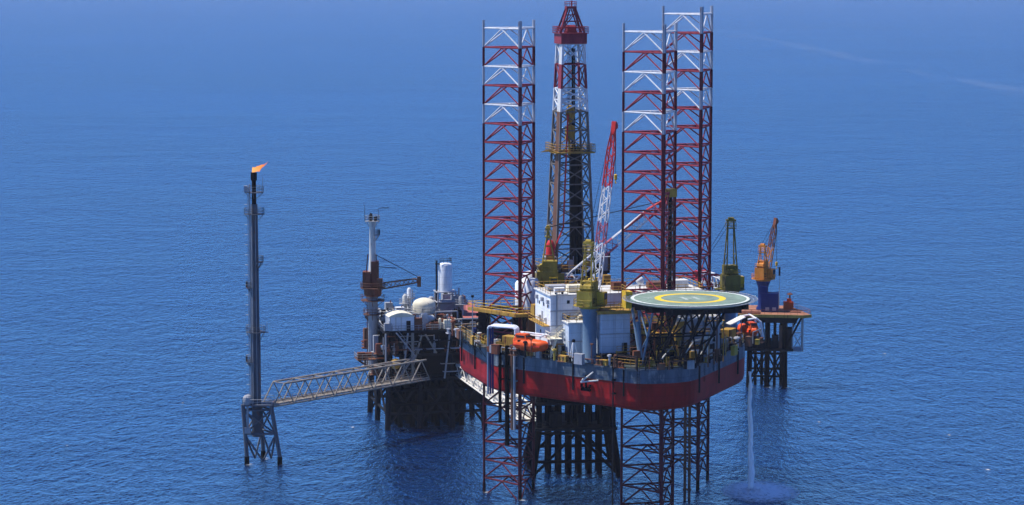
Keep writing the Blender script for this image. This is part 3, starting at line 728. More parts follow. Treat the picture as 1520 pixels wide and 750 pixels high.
# ------------------------------------------------------------------ wellhead jacket below the stern
WJ = HL(0.8, 27.0, 0); 
WJ = (11.9, 498.0, 0)
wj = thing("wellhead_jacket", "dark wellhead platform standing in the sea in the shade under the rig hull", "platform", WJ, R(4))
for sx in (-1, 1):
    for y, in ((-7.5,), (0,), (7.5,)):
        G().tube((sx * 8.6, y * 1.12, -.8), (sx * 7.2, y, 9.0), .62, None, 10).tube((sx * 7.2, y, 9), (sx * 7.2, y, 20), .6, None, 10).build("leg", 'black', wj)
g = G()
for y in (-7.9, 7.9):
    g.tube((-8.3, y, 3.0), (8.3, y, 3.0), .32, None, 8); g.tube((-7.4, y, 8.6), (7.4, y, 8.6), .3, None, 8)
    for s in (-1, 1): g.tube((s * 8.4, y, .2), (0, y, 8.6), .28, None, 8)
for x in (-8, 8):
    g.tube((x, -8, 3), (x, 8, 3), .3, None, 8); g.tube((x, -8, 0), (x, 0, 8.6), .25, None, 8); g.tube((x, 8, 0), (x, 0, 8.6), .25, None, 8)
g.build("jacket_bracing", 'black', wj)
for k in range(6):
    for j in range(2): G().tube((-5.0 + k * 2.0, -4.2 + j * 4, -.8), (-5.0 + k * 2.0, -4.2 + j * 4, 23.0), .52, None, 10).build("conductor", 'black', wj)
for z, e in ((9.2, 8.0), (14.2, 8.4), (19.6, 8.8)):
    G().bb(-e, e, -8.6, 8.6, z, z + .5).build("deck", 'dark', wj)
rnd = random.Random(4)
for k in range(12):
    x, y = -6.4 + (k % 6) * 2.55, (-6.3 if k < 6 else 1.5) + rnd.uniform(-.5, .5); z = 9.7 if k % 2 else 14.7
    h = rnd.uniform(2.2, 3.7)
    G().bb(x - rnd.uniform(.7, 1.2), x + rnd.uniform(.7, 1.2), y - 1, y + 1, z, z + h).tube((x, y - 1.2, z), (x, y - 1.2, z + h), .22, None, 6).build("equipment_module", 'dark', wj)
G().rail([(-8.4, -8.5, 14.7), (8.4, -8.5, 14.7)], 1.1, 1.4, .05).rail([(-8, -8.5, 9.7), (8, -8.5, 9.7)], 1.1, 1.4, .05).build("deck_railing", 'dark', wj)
# ------------------------------------------------------------------ flare tower
FX, FY = px2X(380, 503.5, 20), 503.5
fl = thing("flare_tower", "slender grey flare tower on a tripod base at the long footbridge's far end", "flare tower", (FX, FY, 0))
g = G().lathe([(.9, 5.4), (.95, 5.6), (.95, 26.2), (1.0, 26.4)], n=16); g.build("lower_stack", 'flare', fl, True)
G().lathe([(.8, 26.4), (.74, 44), (.68, 52)], n=16).build("upper_stack", 'flare', fl, True)
G().lathe([(.45, 51.6), (.42, 56.6), (.62, 56.8), (.62, 58.2), (.5, 58.3)], n=12).build("flare_tip", 'black', fl, True)
g = G()
for x in (-.22, .22): g.tube((-1.25 + x * .3, -.75 + x, 12), (-1.15 + x * .3, -.6 + x, 54), .045, None, 4)
for k in range(60): g.tube((-1.2, -.95, 12.5 + k * .7), (-1.2, -.5, 12.5 + k * .7), .03, None, 4)
for k in range(20):
    z = 14 + k * 2; g.path([(-1.2, -.95, z), (-1.75, -.9, z), (-1.85, -.6, z), (-1.7, -.35, z), (-1.2, -.4, z)], .035, 4)
g.tube((-.9, -.95, 12), (-.8, -.75, 56), .16, None, 6); g.tube((-.5, -1.15, 12), (-.4, -.95, 52), .1, None, 6); g.tube((.3, -1.2, 12), (.3, -.95, 50), .07, None, 6)
g.build("ladder", 'galv', fl)
def plat(z, r0, r1, parent, ang0=0, ang1=360, mat='flare', name="platform", h=1.1):
    g = G(); n = 12; pts = []
    for k in range(n + 1):
        t = R(ang0 + (ang1 - ang0) * k / n); pts.append((r1 * math.cos(t), r1 * math.sin(t), z))
    for k in range(n):
        a, b = pts[k], pts[k + 1]; s = r0 / r1
        g.prism([(a[0] * s, a[1] * s), (a[0], a[1]), (b[0], b[1]), (b[0] * s, b[1] * s)], z - .12, z)
    g.rail(pts, h, .9, .045)
    for k in range(0, n, 3): g.tube((pts[k][0] * .95, pts[k][1] * .95, z - .1), (pts[k][0] * r0 / r1, pts[k][1] * r0 / r1, z - 1.3), .07, None, 5)
    return g.build(name, mat, parent)
plat(50.1, .8, 2.0, fl); plat(54.4, .45, 1.9, fl); plat(26.5, 1.0, 1.95, fl)
plat(40.5, .8, 1.7, fl, -70, 70); plat(35.5, .85, 1.8, fl, 150, 250); plat(20.6, 1.0, 2.0, fl, 150, 250)
G().bb(-1.9, -1.2, -1.0, -.3, 54.4, 55.7).build("ignition_panel", 'greybox', fl)
G().tube((1.75, 0, 54.4), (1.75, 0, 57.2), .06, None, 5).tube((2.3, -.3, 26.4), (2.3, -.3, 28.6), .05, None, 5).bb(2.0, 2.6, -.6, 0, 26.4, 26.5).build("lamp_mast", 'galv', fl)
feet = [(-1.9, -1.5, -2.5, -2.0), (4.7, -1.8, 3.0, -1.4), (.8, 4.4, .5, 2.6)]
for k, (bx, by, tx_, ty_) in enumerate(feet):
    G().tube((bx, by, -.8), (bx, by, 1.6), .5, None, 10, 1).tube((bx, by, 1.6), (tx_, ty_, 12.2), .42, None, 10).build("leg", ['flare', 'marine'], fl)
def fpt(k, z):
    bx, by, tx_, ty_ = feet[k]; q = z / 12.2; return (bx + (tx_ - bx) * q, by + (ty_ - by) * q, z)
g = G()
for a, b in ((0, 1), (1, 2), (2, 0)):
    g.tube(fpt(a, 6.2), fpt(b, 6.2), .22, None, 7); g.tube(fpt(a, 11), fpt(b, 11), .22, None, 7)
    m = tuple((p + q) / 2 for p, q in zip(fpt(a, .7), fpt(b, .7)))
    g.tube(fpt(a, 6), m, .2, None, 6); g.tube(fpt(b, 6), m, .2, None, 6)
    g.tube(fpt(a, 6.3), fpt(b, 11), .17, None, 6); g.tube(fpt(b, 6.3), fpt(a, 11), .17, None, 6)
g.build("base_bracing", 'flare', fl)
G().bb(-2.6, 3.4, -2.6, 2.8, 11.9, 12.15).build("base_deck", 'flare', fl)
G().rail([(-2.5, 2.7, 12.15), (-2.5, -2.5, 12.15), (3.3, -2.5, 12.15)], 1.1, 1.0, .05).rail([(-2.5, 2.7, 12.15), (3.3, 2.7, 12.15)], 1.1, 1.0, .05).build("base_railing", 'galv', fl)
G().lathe([(.7, 12.1), (.9, 12.6), (.9, 13.6), (.6, 14)], (-1.6, -1.7, 0), 10).tube((-1.6, -1.9, 7), (-1.6, -1.9, 12), .25, None, 8).bb(-2.2, -1.0, -2.4, -1.4, 6.4, 7.6).build("knockout_drum", 'galv', fl)
# flame
fm = bpy.data.materials.new("flame"); t, p = nodes_of(fm)
t.nodes.remove(p); em = t.nodes.new("ShaderNodeEmission"); tr = t.nodes.new("ShaderNodeBsdfTransparent"); mx = t.nodes.new("ShaderNodeMixShader")
tc = t.nodes.new("ShaderNodeTexCoord"); sx = t.nodes.new("ShaderNodeSeparateXYZ"); t.links.new(tc.outputs['Generated'], sx.inputs[0])
r = t.nodes.new("ShaderNodeValToRGB"); e = r.color_ramp.elements
e[0].position = 0; e[0].color = (1, .5, .16, 1); e[1].position = .9; e[1].color = (.95, .2, .04, 1)
t.links.new(sx.outputs[0], r.inputs[0]); t.links.new(r.outputs[0], em.inputs[0]); em.inputs[1].default_value = .95
nz = t.nodes.new("ShaderNodeTexNoise"); nz.inputs['Scale'].default_value = 3.0; t.links.new(tc.outputs['Generated'], nz.inputs[0])
ad = t.nodes.new("ShaderNodeMath"); ad.operation = 'MULTIPLY_ADD'; t.links.new(sx.outputs[0], ad.inputs[0]); ad.inputs[1].default_value = .55; t.links.new(nz.outputs[0], ad.inputs[2])
r2 = t.nodes.new("ShaderNodeMapRange"); r2.inputs['From Min'].default_value = .55; r2.inputs['From Max'].default_value = 1.05; r2.inputs['To Min'].default_value = .85; r2.inputs['To Max'].default_value = .04
t.links.new(ad.outputs[0], r2.inputs[0]); t.links.new(r2.outputs[0], mx.inputs[0]); t.links.new(tr.outputs[0], mx.inputs[1]); t.links.new(em.outputs[0], mx.inputs[2]); t.links.new(mx.outputs[0], t.nodes["Material Output"].inputs[0])
M['flame'] = fm
g = G(); n = 10; rnd = random.Random(8)
for (sc_, dy, dzz, ln, ph) in ((.95, 0, 0, .85, 0), (.55, .12, .15, 1.0, 1.3), (.5, -.14, -.08, .7, 2.6), (.36, .05, .3, 1.12, 4.1)):
    ctr = [(0, 0), (.3, .35), (.85, .62), (1.45, .86), (2.0, 1.12), (2.5, 1.3), (2.9, 1.62)]; rad = [.26, .42, .5, .44, .32, .2, .03]
    vs = []
    for i, ((x, z), rr) in enumerate(zip(ctr, rad)):
        rr *= sc_ * (1 + rnd.uniform(-.2, .2)); x *= ln; z = z * ln + dzz * i / 6 + .1 * math.sin(i * 1.7 + ph)
        for k in range(n):
            a = 2 * math.pi * k / n; wob = 1 + .3 * math.sin(3 * a + x * 4 + ph); vs.append((x - .35 * rr * math.cos(a) * wob, dy * i / 3 + rr * math.sin(a) * wob, z + rr * math.cos(a) * wob))
    g._add(vs, [(i * n + k, i * n + (k + 1) % n, (i + 1) * n + (k + 1) % n, (i + 1) * n + k) for i in range(len(ctr) - 1) for k in range(n)])
fo = g.build("flame", 'flame', smooth=True); tag(fo, "orange flame leaning to the right from the tip of the flare tower", "flame", loc=(FX - .3, FY, 58.35))

# ------------------------------------------------------------------ bridges
def bridge(label, a, b, wdt, hgt, n, mat, deckmat, pipes=True, seen_under=False):
    a = Vector(a); b = Vector(b); d = b - a; L = Vector((d.x, d.y, 0)).length; rz = math.atan2(d.y, d.x); dzl = d.z
    root = thing("footbridge", label, "bridge", a, rz)
    P = lambda x, y, z: (x, y, z + dzl * x / L)
    for sy in (-1, 1):
        y = sy * wdt / 2; g = G()
        g.tube(P(0, y, 0), P(L, y, 0), .2, None, 8); g.tube(P(L / n * .55, y, hgt), P(L - L / n * .2, y, hgt), .2, None, 8)
        for k in range(n):
            x0, x1 = L * k / n, L * (k + 1) / n; xm = x0 + L / n * .55
            g.tube(P(x0, y, 0), P(xm, y, hgt), .14, None, 6); g.tube(P(xm, y, hgt), P(x1, y, 0), .12, None, 6)
        g.build("side_truss", mat, root)
    for k in range(n):
        g = G(); xm = L * (k + .55) / n; g.tube(P(xm, -wdt / 2, hgt), P(xm, wdt / 2, hgt), .1, None, 5)
        if k: g.tube(P(xm - L / n, -wdt / 2 * (1 if k % 2 else -1), hgt), P(xm, wdt / 2 * (1 if k % 2 else -1), hgt), .08, None, 5)
        g.build("cross_member", mat, root)
        G().tube(P(L * k / n, -wdt / 2, 0), P(L * k / n, wdt / 2, 0), .12, None, 5).build("floor_beam", mat, root)
    g = G().bar(P(0, .15, .12), P(L, .15, .12), wdt * .62, .08); g.build("walkway", deckmat, root)
    g = G(); m = int(L / 2)
    for sy in (-1, 1):
        y = .15 + sy * wdt * .3
        for k in range(m + 1): g.tube(P(L * k / m, y, .15), P(L * k / m, y, 1.2), .035, None, 4)
        g.tube(P(0, y, 1.2), P(L, y, 1.2), .04, None, 4); g.tube(P(0, y, .7), P(L, y, .7), .03, None, 4)
    g.build("handrail", mat, root)
    if pipes:
        g = G()
        for k, (y, r_) in enumerate(((-wdt * .44, .16), (-wdt * .36, .1), (wdt * .44, .14))): g.tube(P(.3, y, .38), P(L - .3, y, .38), r_, None, 7)
        g.build("pipe", deckmat, root)
    return root
bridge("long lattice footbridge over open water, joining the flare tower and the left platform", (px2X(397, 503, 11.6), 503.5, 11.6), (px2X(630, 540, 11.4), 538.6, 11.2), 3.2, 4.3, 8, 'bridge', 'bridge')
bridge("pale footbridge running under the port side of the red hull to the shaded wellhead platform", (px2X(684, 546, 11.2), 546, 11.2), (3.6, 492.2, 10.4), 3.4, 2.4, 10, 'bridgewhite', 'bridgewhite')

# ------------------------------------------------------------------ left process platform
PRZ = R(13); PC = (-18.5, 551.0, 0); pc, ps = math.cos(PRZ), math.sin(PRZ)
def PL(x, y, z): return (PC[0] + x * pc - y * ps, PC[1] + x * ps + y * pc, z)
pp = thing("process_platform", "crowded process platform left of the rig, dark underneath, where both footbridges meet", "platform", PC, PRZ)
for x in (-10.2, -3.4, 3.4, 10.2):
    for y in (-9.5, 2.5, 11.5):
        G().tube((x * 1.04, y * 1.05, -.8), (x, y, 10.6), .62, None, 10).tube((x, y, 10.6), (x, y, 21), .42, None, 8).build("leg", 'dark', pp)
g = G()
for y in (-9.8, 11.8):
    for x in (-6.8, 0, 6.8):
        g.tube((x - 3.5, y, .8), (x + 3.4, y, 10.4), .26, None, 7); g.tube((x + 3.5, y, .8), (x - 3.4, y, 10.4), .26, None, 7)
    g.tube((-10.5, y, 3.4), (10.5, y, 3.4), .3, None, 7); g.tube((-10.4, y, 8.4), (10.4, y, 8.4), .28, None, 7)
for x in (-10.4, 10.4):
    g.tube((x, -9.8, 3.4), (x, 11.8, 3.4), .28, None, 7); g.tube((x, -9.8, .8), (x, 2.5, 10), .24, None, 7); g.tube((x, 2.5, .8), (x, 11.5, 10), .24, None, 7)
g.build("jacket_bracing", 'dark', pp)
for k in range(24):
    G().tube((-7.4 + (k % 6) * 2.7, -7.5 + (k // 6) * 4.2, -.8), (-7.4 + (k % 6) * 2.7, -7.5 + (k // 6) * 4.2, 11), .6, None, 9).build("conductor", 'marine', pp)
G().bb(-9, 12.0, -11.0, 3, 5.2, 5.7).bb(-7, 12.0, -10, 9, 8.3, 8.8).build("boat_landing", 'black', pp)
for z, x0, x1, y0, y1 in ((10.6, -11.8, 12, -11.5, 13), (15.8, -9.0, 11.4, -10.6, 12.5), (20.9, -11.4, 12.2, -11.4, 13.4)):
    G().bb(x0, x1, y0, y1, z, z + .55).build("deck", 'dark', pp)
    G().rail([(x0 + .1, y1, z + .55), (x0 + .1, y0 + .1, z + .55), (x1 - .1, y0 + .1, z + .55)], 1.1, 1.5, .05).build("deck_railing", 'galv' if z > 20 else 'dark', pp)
G().bb(-6.5, 11.0, -9.0, 11.5, 16.4, 20.8).bb(-4.0, 11.4, -9.3, 11.8, 11.2, 15.7).build("shade_block", 'black', pp)  # black boxes added to stand in for the shade between the decks
rnd = random.Random(11)
for z, hmax in ((11.15, 4.3), (16.35, 4.2)):
    for k in range(10):
        x = -8.0 + (k % 5) * 4.0 + rnd.uniform(-.7, .7); y = (-6.8 if k < 5 else 3) + rnd.uniform(-1, 1); h = rnd.uniform(2.4, hmax)
        g = G()
        if k % 3 == 0: g.tube((x - 1.4, y, z + 1.2), (x + 1.4, y, z + 1.2), .9, None, 12)
        else: g.bb(x - 1.5, x + 1.5, y - 1.4, y + 1.4, z, z + h)
        g.tube((x - 1.3, y - 1.8, z), (x - 1.3, y - 1.8, z + 4), .14, None, 6); g.tube((x + 1.2, y - 1.9, z + 3), (x - 1.3, y - 1.9, z + 3), .12, None, 6)
        g.build("process_skid", 'dark', pp)
for k, x in enumerate((-11.2, -7.6, -5.4, 1.5, 6.2)):
    G().tube((x, -11.7, 11), (x + (1.2 if k % 2 else 0), -11.7, 21), .2 if k != 2 else .34, None, 7).build("riser_pipe", 'galv' if k != 2 else 'bridge', pp)
for (x0, x1, z0, z1) in ((-5.8, -3.4, 12, 20.5), (-.2, -2.6, 16.5, 20.6)):
    G().tube((x0, -11.55, z0), (x1, -11.55, z1), .2, None, 7).build("knee_brace", 'bridge', pp)
G().stairs((-9.0, -12.2, 11.2), (-5.0, -12.2, 16.2), 1.0).stairs((-9.0, -12.2, 21.2), (-5.0, -12.2, 16.2), 1.0).build("outside_stair", 'galv', pp)

# crane column at the left side of that platform
cm = thing("column_crane", "tall pale crane column with rusty slewing house, left end of the process platform", "crane", (px2X(553.5, 545, 25), 545.0, 0))
G().lathe([(1.05, 12.5), (1.05, 27.6), (1.3, 28.0)], n=16).build("column", 'galv', cm, True)
G().lathe([(.95, 33), (.72, 36.5), (.64, 43.3), (.85, 43.6), (.85, 44.2)], n=14).build("mast", 'offwhite', cm, True)
g = G().lathe([(1.6, 28.0), (1.9, 28.4), (1.9, 29.9), (1.5, 30.0)], n=14); g.bb(-2.1, -.4, -1.5, 1.3, 30, 33.4); g.bb(-.3, 1.3, -1.1, 1.1, 30, 35.6)
for x in (-1.6, 1.3): g.bar((x, -1.3, 30), (x * .6, -.9, 37.2), .22, .22)
g.build("slewing_house", 'rust', cm)
G().bb(1.0, 2.2, -1.9, -.6, 30.1, 32).build("cab", 'brown', cm)
for z, r_ in ((27.2, 2.6), (24.2, 2.1), (29.9, 2.7)): plat(z, 1.0, r_, cm, mat='brown')
plat(44.3, .6, 1.6, cm, mat='galv'); plat(41.3, .6, 1.6, cm, -60, 60, mat='galv')
g = G(); g.tube((-1.6, 0, 44.3), (-1.6, 0, 47.8), .06, None, 5); g.tube((1.3, .4, 44.3), (1.3, .4, 46.9), .05, None, 5); g.bb(2.0, 3.6, -.1, .1, 47.0, 47.15); g.tube((1.3, .4, 46.9), (2.4, 0, 47.1), .05, None, 4)
g.lathe([(.35, 44.3), (.35, 45.6), (.15, 46)], (-.3, -.2, 0), 8); g.lathe([(.4, 44.3), (.4, 45.2)], (.7, .2, 0), 8); g.build("antenna", 'dark', cm)
g = G(); ft = Vector((1.6, -.6, 30.2)); tip = Vector((10.0, -1.0, 31.6)); lattice(g, ft, tip, 1.3, .9, 9, .1, .07); g.bb(9.6, 10.4, -1.4, -.6, 30.2, 32.4); g.build("boom", 'brown', cm)
g = G().tube((.2, 0, 37.2), (9.8, -1, 32.3), .06, None, 4).tube((.2, .3, 37.2), (9.8, -.8, 32.3), .05, None, 4); g.tube((1, 0, 34.4), (5.2, -.3, 34.1), .08, None, 4); g.build("stay_cable", 'dark', cm)
g = G().tube((-1.2, -.6, 12.5), (-1.2, -.6, 28), .1, None, 5)
for k in range(20): g.tube((-1.45, -.6, 13 + k * .72), (-.95, -.6, 13 + k * .72), .04, None, 4)
g.build("ladder", 'brown', cm)
g = G().bar((0, 0, 13), (3.5, .6, 11.2), .5, .5); g.bar((0, 0, 20.8), (3.4, .4, 21.1), .5, .5); g.build("column_bracket", 'galv', cm)
# outboard rack at the lower left corner
orx = thing("outboard_work_platform", "rusty outboard work platform with boat cradle, low at the left corner of the process platform", "work platform", PL(-15.0, -8.0, 0), PRZ)
G().bb(-2.0, 2.0, -2.2, 2.2, 15.2, 15.4).build("deck", 'brown', orx)
G().rail([(2, -2.2, 15.4), (-2, -2.2, 15.4), (-2, 2.2, 15.4)], 1.1, 1, .05).build("railing", 'bridge', orx)
G().bar((-1.8, -2, 15.2), (3.4, -2, 11.6), .25, .25).bar((-1.8, 2, 15.2), (3.4, 2, 11.6), .25, .25).bar((2, 0, 15.2), (4, 0, 15.2), 1.2, .2).build("knee_brace", 'rust', orx)
G().bb(-1.8, -.2, -1.6, -.2, 15.4, 16.8).tube((-.2, .8, 16), (1.6, .8, 16), .55, None, 10).build("winch", 'rust', orx)

# equipment standing on the top deck
TD = 21.45
def cyl_tank(name, label, cat, x, y, z, r, h, dome, mat, group=None, skirt=None, legs=0):
    root = thing(name, label, cat, PL(x, y, z), PRZ, group)
    prof = [(r, 0), (r, h)] + [(r * math.cos(a), h + dome * math.sin(a)) for a in [k * math.pi / 12 for k in range(1, 6)]] + [(.12, h + dome)]
    G().lathe(prof, n=20).build("shell", mat, root, True)
    return root
wb = thing("white_building", "white building with pale domed roof at the left front of the process platform deck", "building", PL(-7.6, -8.6, TD), PRZ)
G().bb(-2.7, 2.7, -2.4, 2.6, 0, 3.0).build("wall", 'white', wb)
g = G(); prof = [(-2.85, 3.0), (-2.4, 3.35), (-1.2, 3.75), (0, 3.9), (1.2, 3.75), (2.4, 3.35), (2.85, 3.0)]
g._add([(x, -2.6, z) for x, z in prof] + [(x, 2.8, z) for x, z in prof], [(k, k + 1, 8 + k, 7 + k)[::-1] for k in range(6)] + [tuple(range(7)), tuple(range(13, 6, -1))]); g.build("roof", 'cream', wb)
for x in (-2.5, -1.3, -.1): G().bb(x - .12, x + .12, -2.48, -2.4, .2, 2.9).build("wall_rib", 'offwhite', wb)
G().bb(1.0, 1.9, -2.46, -2.4, 0, 2.1).build("door", 'dark', wb)
for y in (-1.6, -.3, 1.0): G().bb(-2.78, -2.7, y, y + .5, .4, 2.8).build("side_panel", 'greybox', wb)
dm = cyl_tank("domed_tank", "squat cream domed tank in the middle of the process platform deck", "tank", -1.0, -2.0, TD + 2.6, 2.5, 1.6, 1.5, 'cream')
G().lathe([(2.3, -2.6), (2.3, .02)], n=14).ring(2.5, 3.0, -.1, .05).build("support_base", 'greybox', dm)
G().rail([(2.9 * math.cos(k * .6283), 2.9 * math.sin(k * .6283), .05) for k in range(10)], 1.1, 1.5, .05, 0, True).build("railing", 'galv', dm)
vv = cyl_tank("vertical_vessel", "tall white vertical vessel, highest tank on the process platform", "vessel", 4.4, 1.5, TD + 6.6, 1.5, 5.7, .5, 'white')
g = G()
for sx in (-1, 1):
    for sy in (-1, 1): g.bar((sx * 2.2, sy * 2, -6.6), (sx * 1.9, sy * 1.8, 0), .3, .3)
for z in (-4.4, -2.2, 0): g.bb(-2.3, 2.3, -2.1, 2.1, z - .15, z)
g.bb(-1.5, 1.4, -1.4, 1.4, -6.6, -2.6); g.tube((2.7, -1.5, -6.6), (2.7, -1.5, .8), .2, None, 6)
for z in (-4.3, -2.1): g.tube((-1.6, -2, z), (1.6, -2, z + 2), .09, None, 5)
g.build("support_frame", 'greybox', vv)
g = G()
for x in (-1.75, -2.1): g.tube((x, -.3, -6), (x, -.3, 7), .05, None, 4)
for k in range(20): g.tube((-1.75, -.3, -5.8 + k * .65), (-2.1, -.3, -5.8 + k * .65), .035, None, 4)
g.tube((-1.9, .4, -6), (-1.9, .4, 6.6), .18, None, 6); g.bb(-2.2, -1.2, -.6, .8, 5.9, 6.0); g.rail([(-1.4, -1, 6.2), (1.2, -1, 6.2), (1.2, 1, 6.2)], 1.0, .8, .05); g.build("ladder", 'dark', vv)
rb = thing("red_roofed_module", "module with faded red flat roof beside the tall white vessel on the process platform", "module", PL(8.6, 3.5, TD), PRZ)
G().bb(-4.2, 3.4, -7.6, 7.4, 0, 1.1).build("wall", 'dark', rb)
g = G(); g._add([(-4.4, -7.8, 1.1), (3.6, -7.8, 1.1), (3.6, 7.6, 2.3), (-4.4, 7.6, 2.3), (-4.4, -7.8, 1.35), (3.6, -7.8, 1.35), (3.6, 7.6, 2.55), (-4.4, 7.6, 2.55)], [(3, 2, 1, 0), (4, 5, 6, 7), (0, 1, 5, 4), (1, 2, 6, 5), (2, 3, 7, 6), (3, 0, 4, 7)]); g.build("roof", 'pinkdeck', rb)
hv = [("horizontal_vessel", "pale horizontal vessel on saddles in front of the domed tank", -2.2, -6.6, 4.6, .95, 'offwhite', 1.6),
      ("horizontal_vessel", "grey horizontal vessel between the white building and the crane column", -8.5, -2.6, 4.0, .8, 'galv', 1.5),
      ("horizontal_vessel", "rust brown horizontal vessel near the front edge below the red roof", 2.8, -8.6, 3.4, .75, 'rust', 1.4)]
for nm, lb, x, y, ln, r_, mt, zc in hv:
    root = thing(nm, lb, "vessel", PL(x, y, TD), PRZ, "horizontal vessels on the process platform")
    g = G()
    vs = []; pr = [(-ln / 2 - r_ * .5, .05), (-ln / 2 - r_ * .35, r_ * .6), (-ln / 2, r_), (ln / 2, r_), (ln / 2 + r_ * .35, r_ * .6), (ln / 2 + r_ * .5, .05)]
    for px_, rr in pr:
        for k in range(14): a = 2 * math.pi * k / 14; vs.append((px_, rr * math.cos(a), zc + rr * math.sin(a)))
    g._add(vs, [(i * 14 + k, i * 14 + (k + 1) % 14, (i + 1) * 14 + (k + 1) % 14, (i + 1) * 14 + k) for i in range(5) for k in range(14)]); g.build("shell", mt, root, True)
    for sx in (-1, 1): G().bb(sx * ln * .3 - .15, sx * ln * .3 + .15, -r_ * .8, r_ * .8, 0, zc - r_ * .5).build("saddle", 'dark', root)
# pipework rack, small exchangers, stub columns
prack = thing("pipe_rack", "tangled pipe rack of pale and rusty pipes across the process platform deck", "pipe rack", PL(-3.0, -5.0, TD), PRZ)
rnd = random.Random(5)
for k in range(26):
    x0, y0 = rnd.uniform(-8, 9), rnd.uniform(-5, 9); z0 = rnd.uniform(.6, 3.4); g = G(); ln = rnd.uniform(2, 6); r_ = rnd.uniform(.09, .2)
    if k % 2: pts = [(x0, y0, 0), (x0, y0, z0), (x0 + ln, y0, z0), (x0 + ln, y0, 0)]
    else: pts = [(x0, y0, 0), (x0, y0, z0), (x0, y0 - ln * .6, z0), (x0 + 1.2, y0 - ln * .6, z0), (x0 + 1.2, y0 - ln * .6, 0)]
    if max(q[0] for q in pts) > 13.6: continue
    g.path(pts, r_, 6).build("pipe", ['offwhite', 'galv', 'bridge', 'offwhite', 'rust', 'galv'][k % 6], prack)
for k, (x, y, h, r_, mt, lb) in enumerate([(-4.2, 3.4, 5.4, .55, 'offwhite', "slim white scrubber column behind the white building"), (-2.9, 5.2, 6.6, .5, 'white', "taller slim white scrubber column left of the domed tank"),
                                      (1.9, 4.8, 4.6, .7, 'greybox', "short grey scrubber column right of the domed tank"), (7.4, -1.0, 5.5, .6, 'galv', "grey scrubber column right of the tall white vessel")]):
    root = thing("scrubber_column", lb, "vessel", PL(x, y, TD), PRZ, "scrubber columns on the process platform")
    G().lathe([(r_ * 1.2, 0), (r_, .3), (r_, h), (r_ * .6, h + .35), (.1, h + .45)], n=12).build("shell", mt, root, True)
    G().ring(r_, r_ + .8, h * .7, h * .7 + .1, n=12).rail([((r_ + .75) * math.cos(q * 1.047), (r_ + .75) * math.sin(q * 1.047), h * .7 + .1) for q in range(6)], 1, 1, .04, 0, True).tube((r_ + .25, 0, 0), (r_ + .25, 0, h), .09, None, 5).build("access_ring", 'galv', root)
skid_specs = [(-4.9, -9.6, 2.2, 1.8, 2.1, 'offwhite', "white skid box at the front deck edge beside the white building"), (-.4, -9.8, 1.8, 1.4, 1.5, 'rust', "rust coloured skid box at the front deck edge"),
              (1.6, -4.2, 2.0, 2.0, 2.4, 'rust', "brown skid box right of the domed tank"), (5.4, -6.4, 1.8, 1.6, 1.8, 'black', "black skid box standing on the red roofed module"),
              (6.4, 8.8, 2.6, 2.2, 5.0, 'galv', "grey tall skid box behind the tall white vessel"), (-8.6, 2.6, 2.4, 2.0, 2.4, 'offwhite', "off white skid box behind the white building"),
              (-10, 8, 2.2, 2.2, 2.2, 'greybox', "grey skid box at the back left deck corner")]
for x, y, a, b, h, mt, lb in skid_specs:
    z = TD + (1.6 if mt == 'black' else 0)
    root = thing("skid_box", lb, "equipment", PL(x, y, z), PRZ, "skid boxes on the process platform")
    G().bb(-a / 2, a / 2, -b / 2, b / 2, .15, h).bb(-a / 2 - .1, a / 2 + .1, -b / 2 - .1, b / 2 + .1, 0, .2).build("casing", mt, root)
    G().tube((a * .2, 0, h), (a * .2, 0, h + .7), .18, None, 8).bb(-a * .35, -a * .05, -b * .3, b * .3, h, h + .3).build("exhaust", 'dark', root)
br = thing("burner_buoy_float", "round rust stained float hanging below the front left deck corner", "float", PL(-9.2, -12.2, 14.6), PRZ)
G().ball((0, 0, 0), 1.15, 14).build("shell", 'ochre', br, True)
G().tube((0, 0, 1.1), (0, .4, 6.2), .05, None, 4).ring(1.12, 1.25, -.12, .12, n=18).build("sling", 'rust', br)

# ------------------------------------------------------------------ right platform
RRZ = R(-6); RC = (px2X(1150, 598, 17), 598.0, 0); rc_, rs_ = math.cos(RRZ), math.sin(RRZ)
def RL_(x, y, z): return (RC[0] + x * rc_ - y * rs_, RC[1] + x * rs_ + y * rc_, z)
rp = thing("right_platform", "small dark legged platform with brown deck behind the right end of the rig", "platform", RC, RRZ)
G().prism([(-8.6, -7.6), (6.8, -8.0), (8.4, -6.8), (3.4, 8.0), (-7.0, 8.0)], 17.0, 17.5).build("deck", 'browndeck', rp)
G().bar((-8.6, -7.75, 17.2), (6.9, -8.15, 17.2), .25, .7).bar((6.8, -8.1, 17.2), (8.5, -6.8, 17.2), .25, .7).build("edge_beam", 'ochre', rp)
G().bb(-8, 5.2, -6.5, 7, 15.4, 17.0).bb(-7.2, 4.4, -6, 6.6, 8.6, 9.2).build("under_deck", 'dark', rp)
for x in (-5.6, -1.6, 2.4):
    for y in (-5.2, 5.2): G().tube((x * 1.06, y * 1.06, -.8), (x, y, 16.5), .62, None, 10).build("leg", 'black', rp)
for k in range(5): G().tube((-4.4 + k * 1.5, -2, -.8), (-4.4 + k * 1.5, -2, 16), .38, None, 8).build("conductor", 'black', rp)
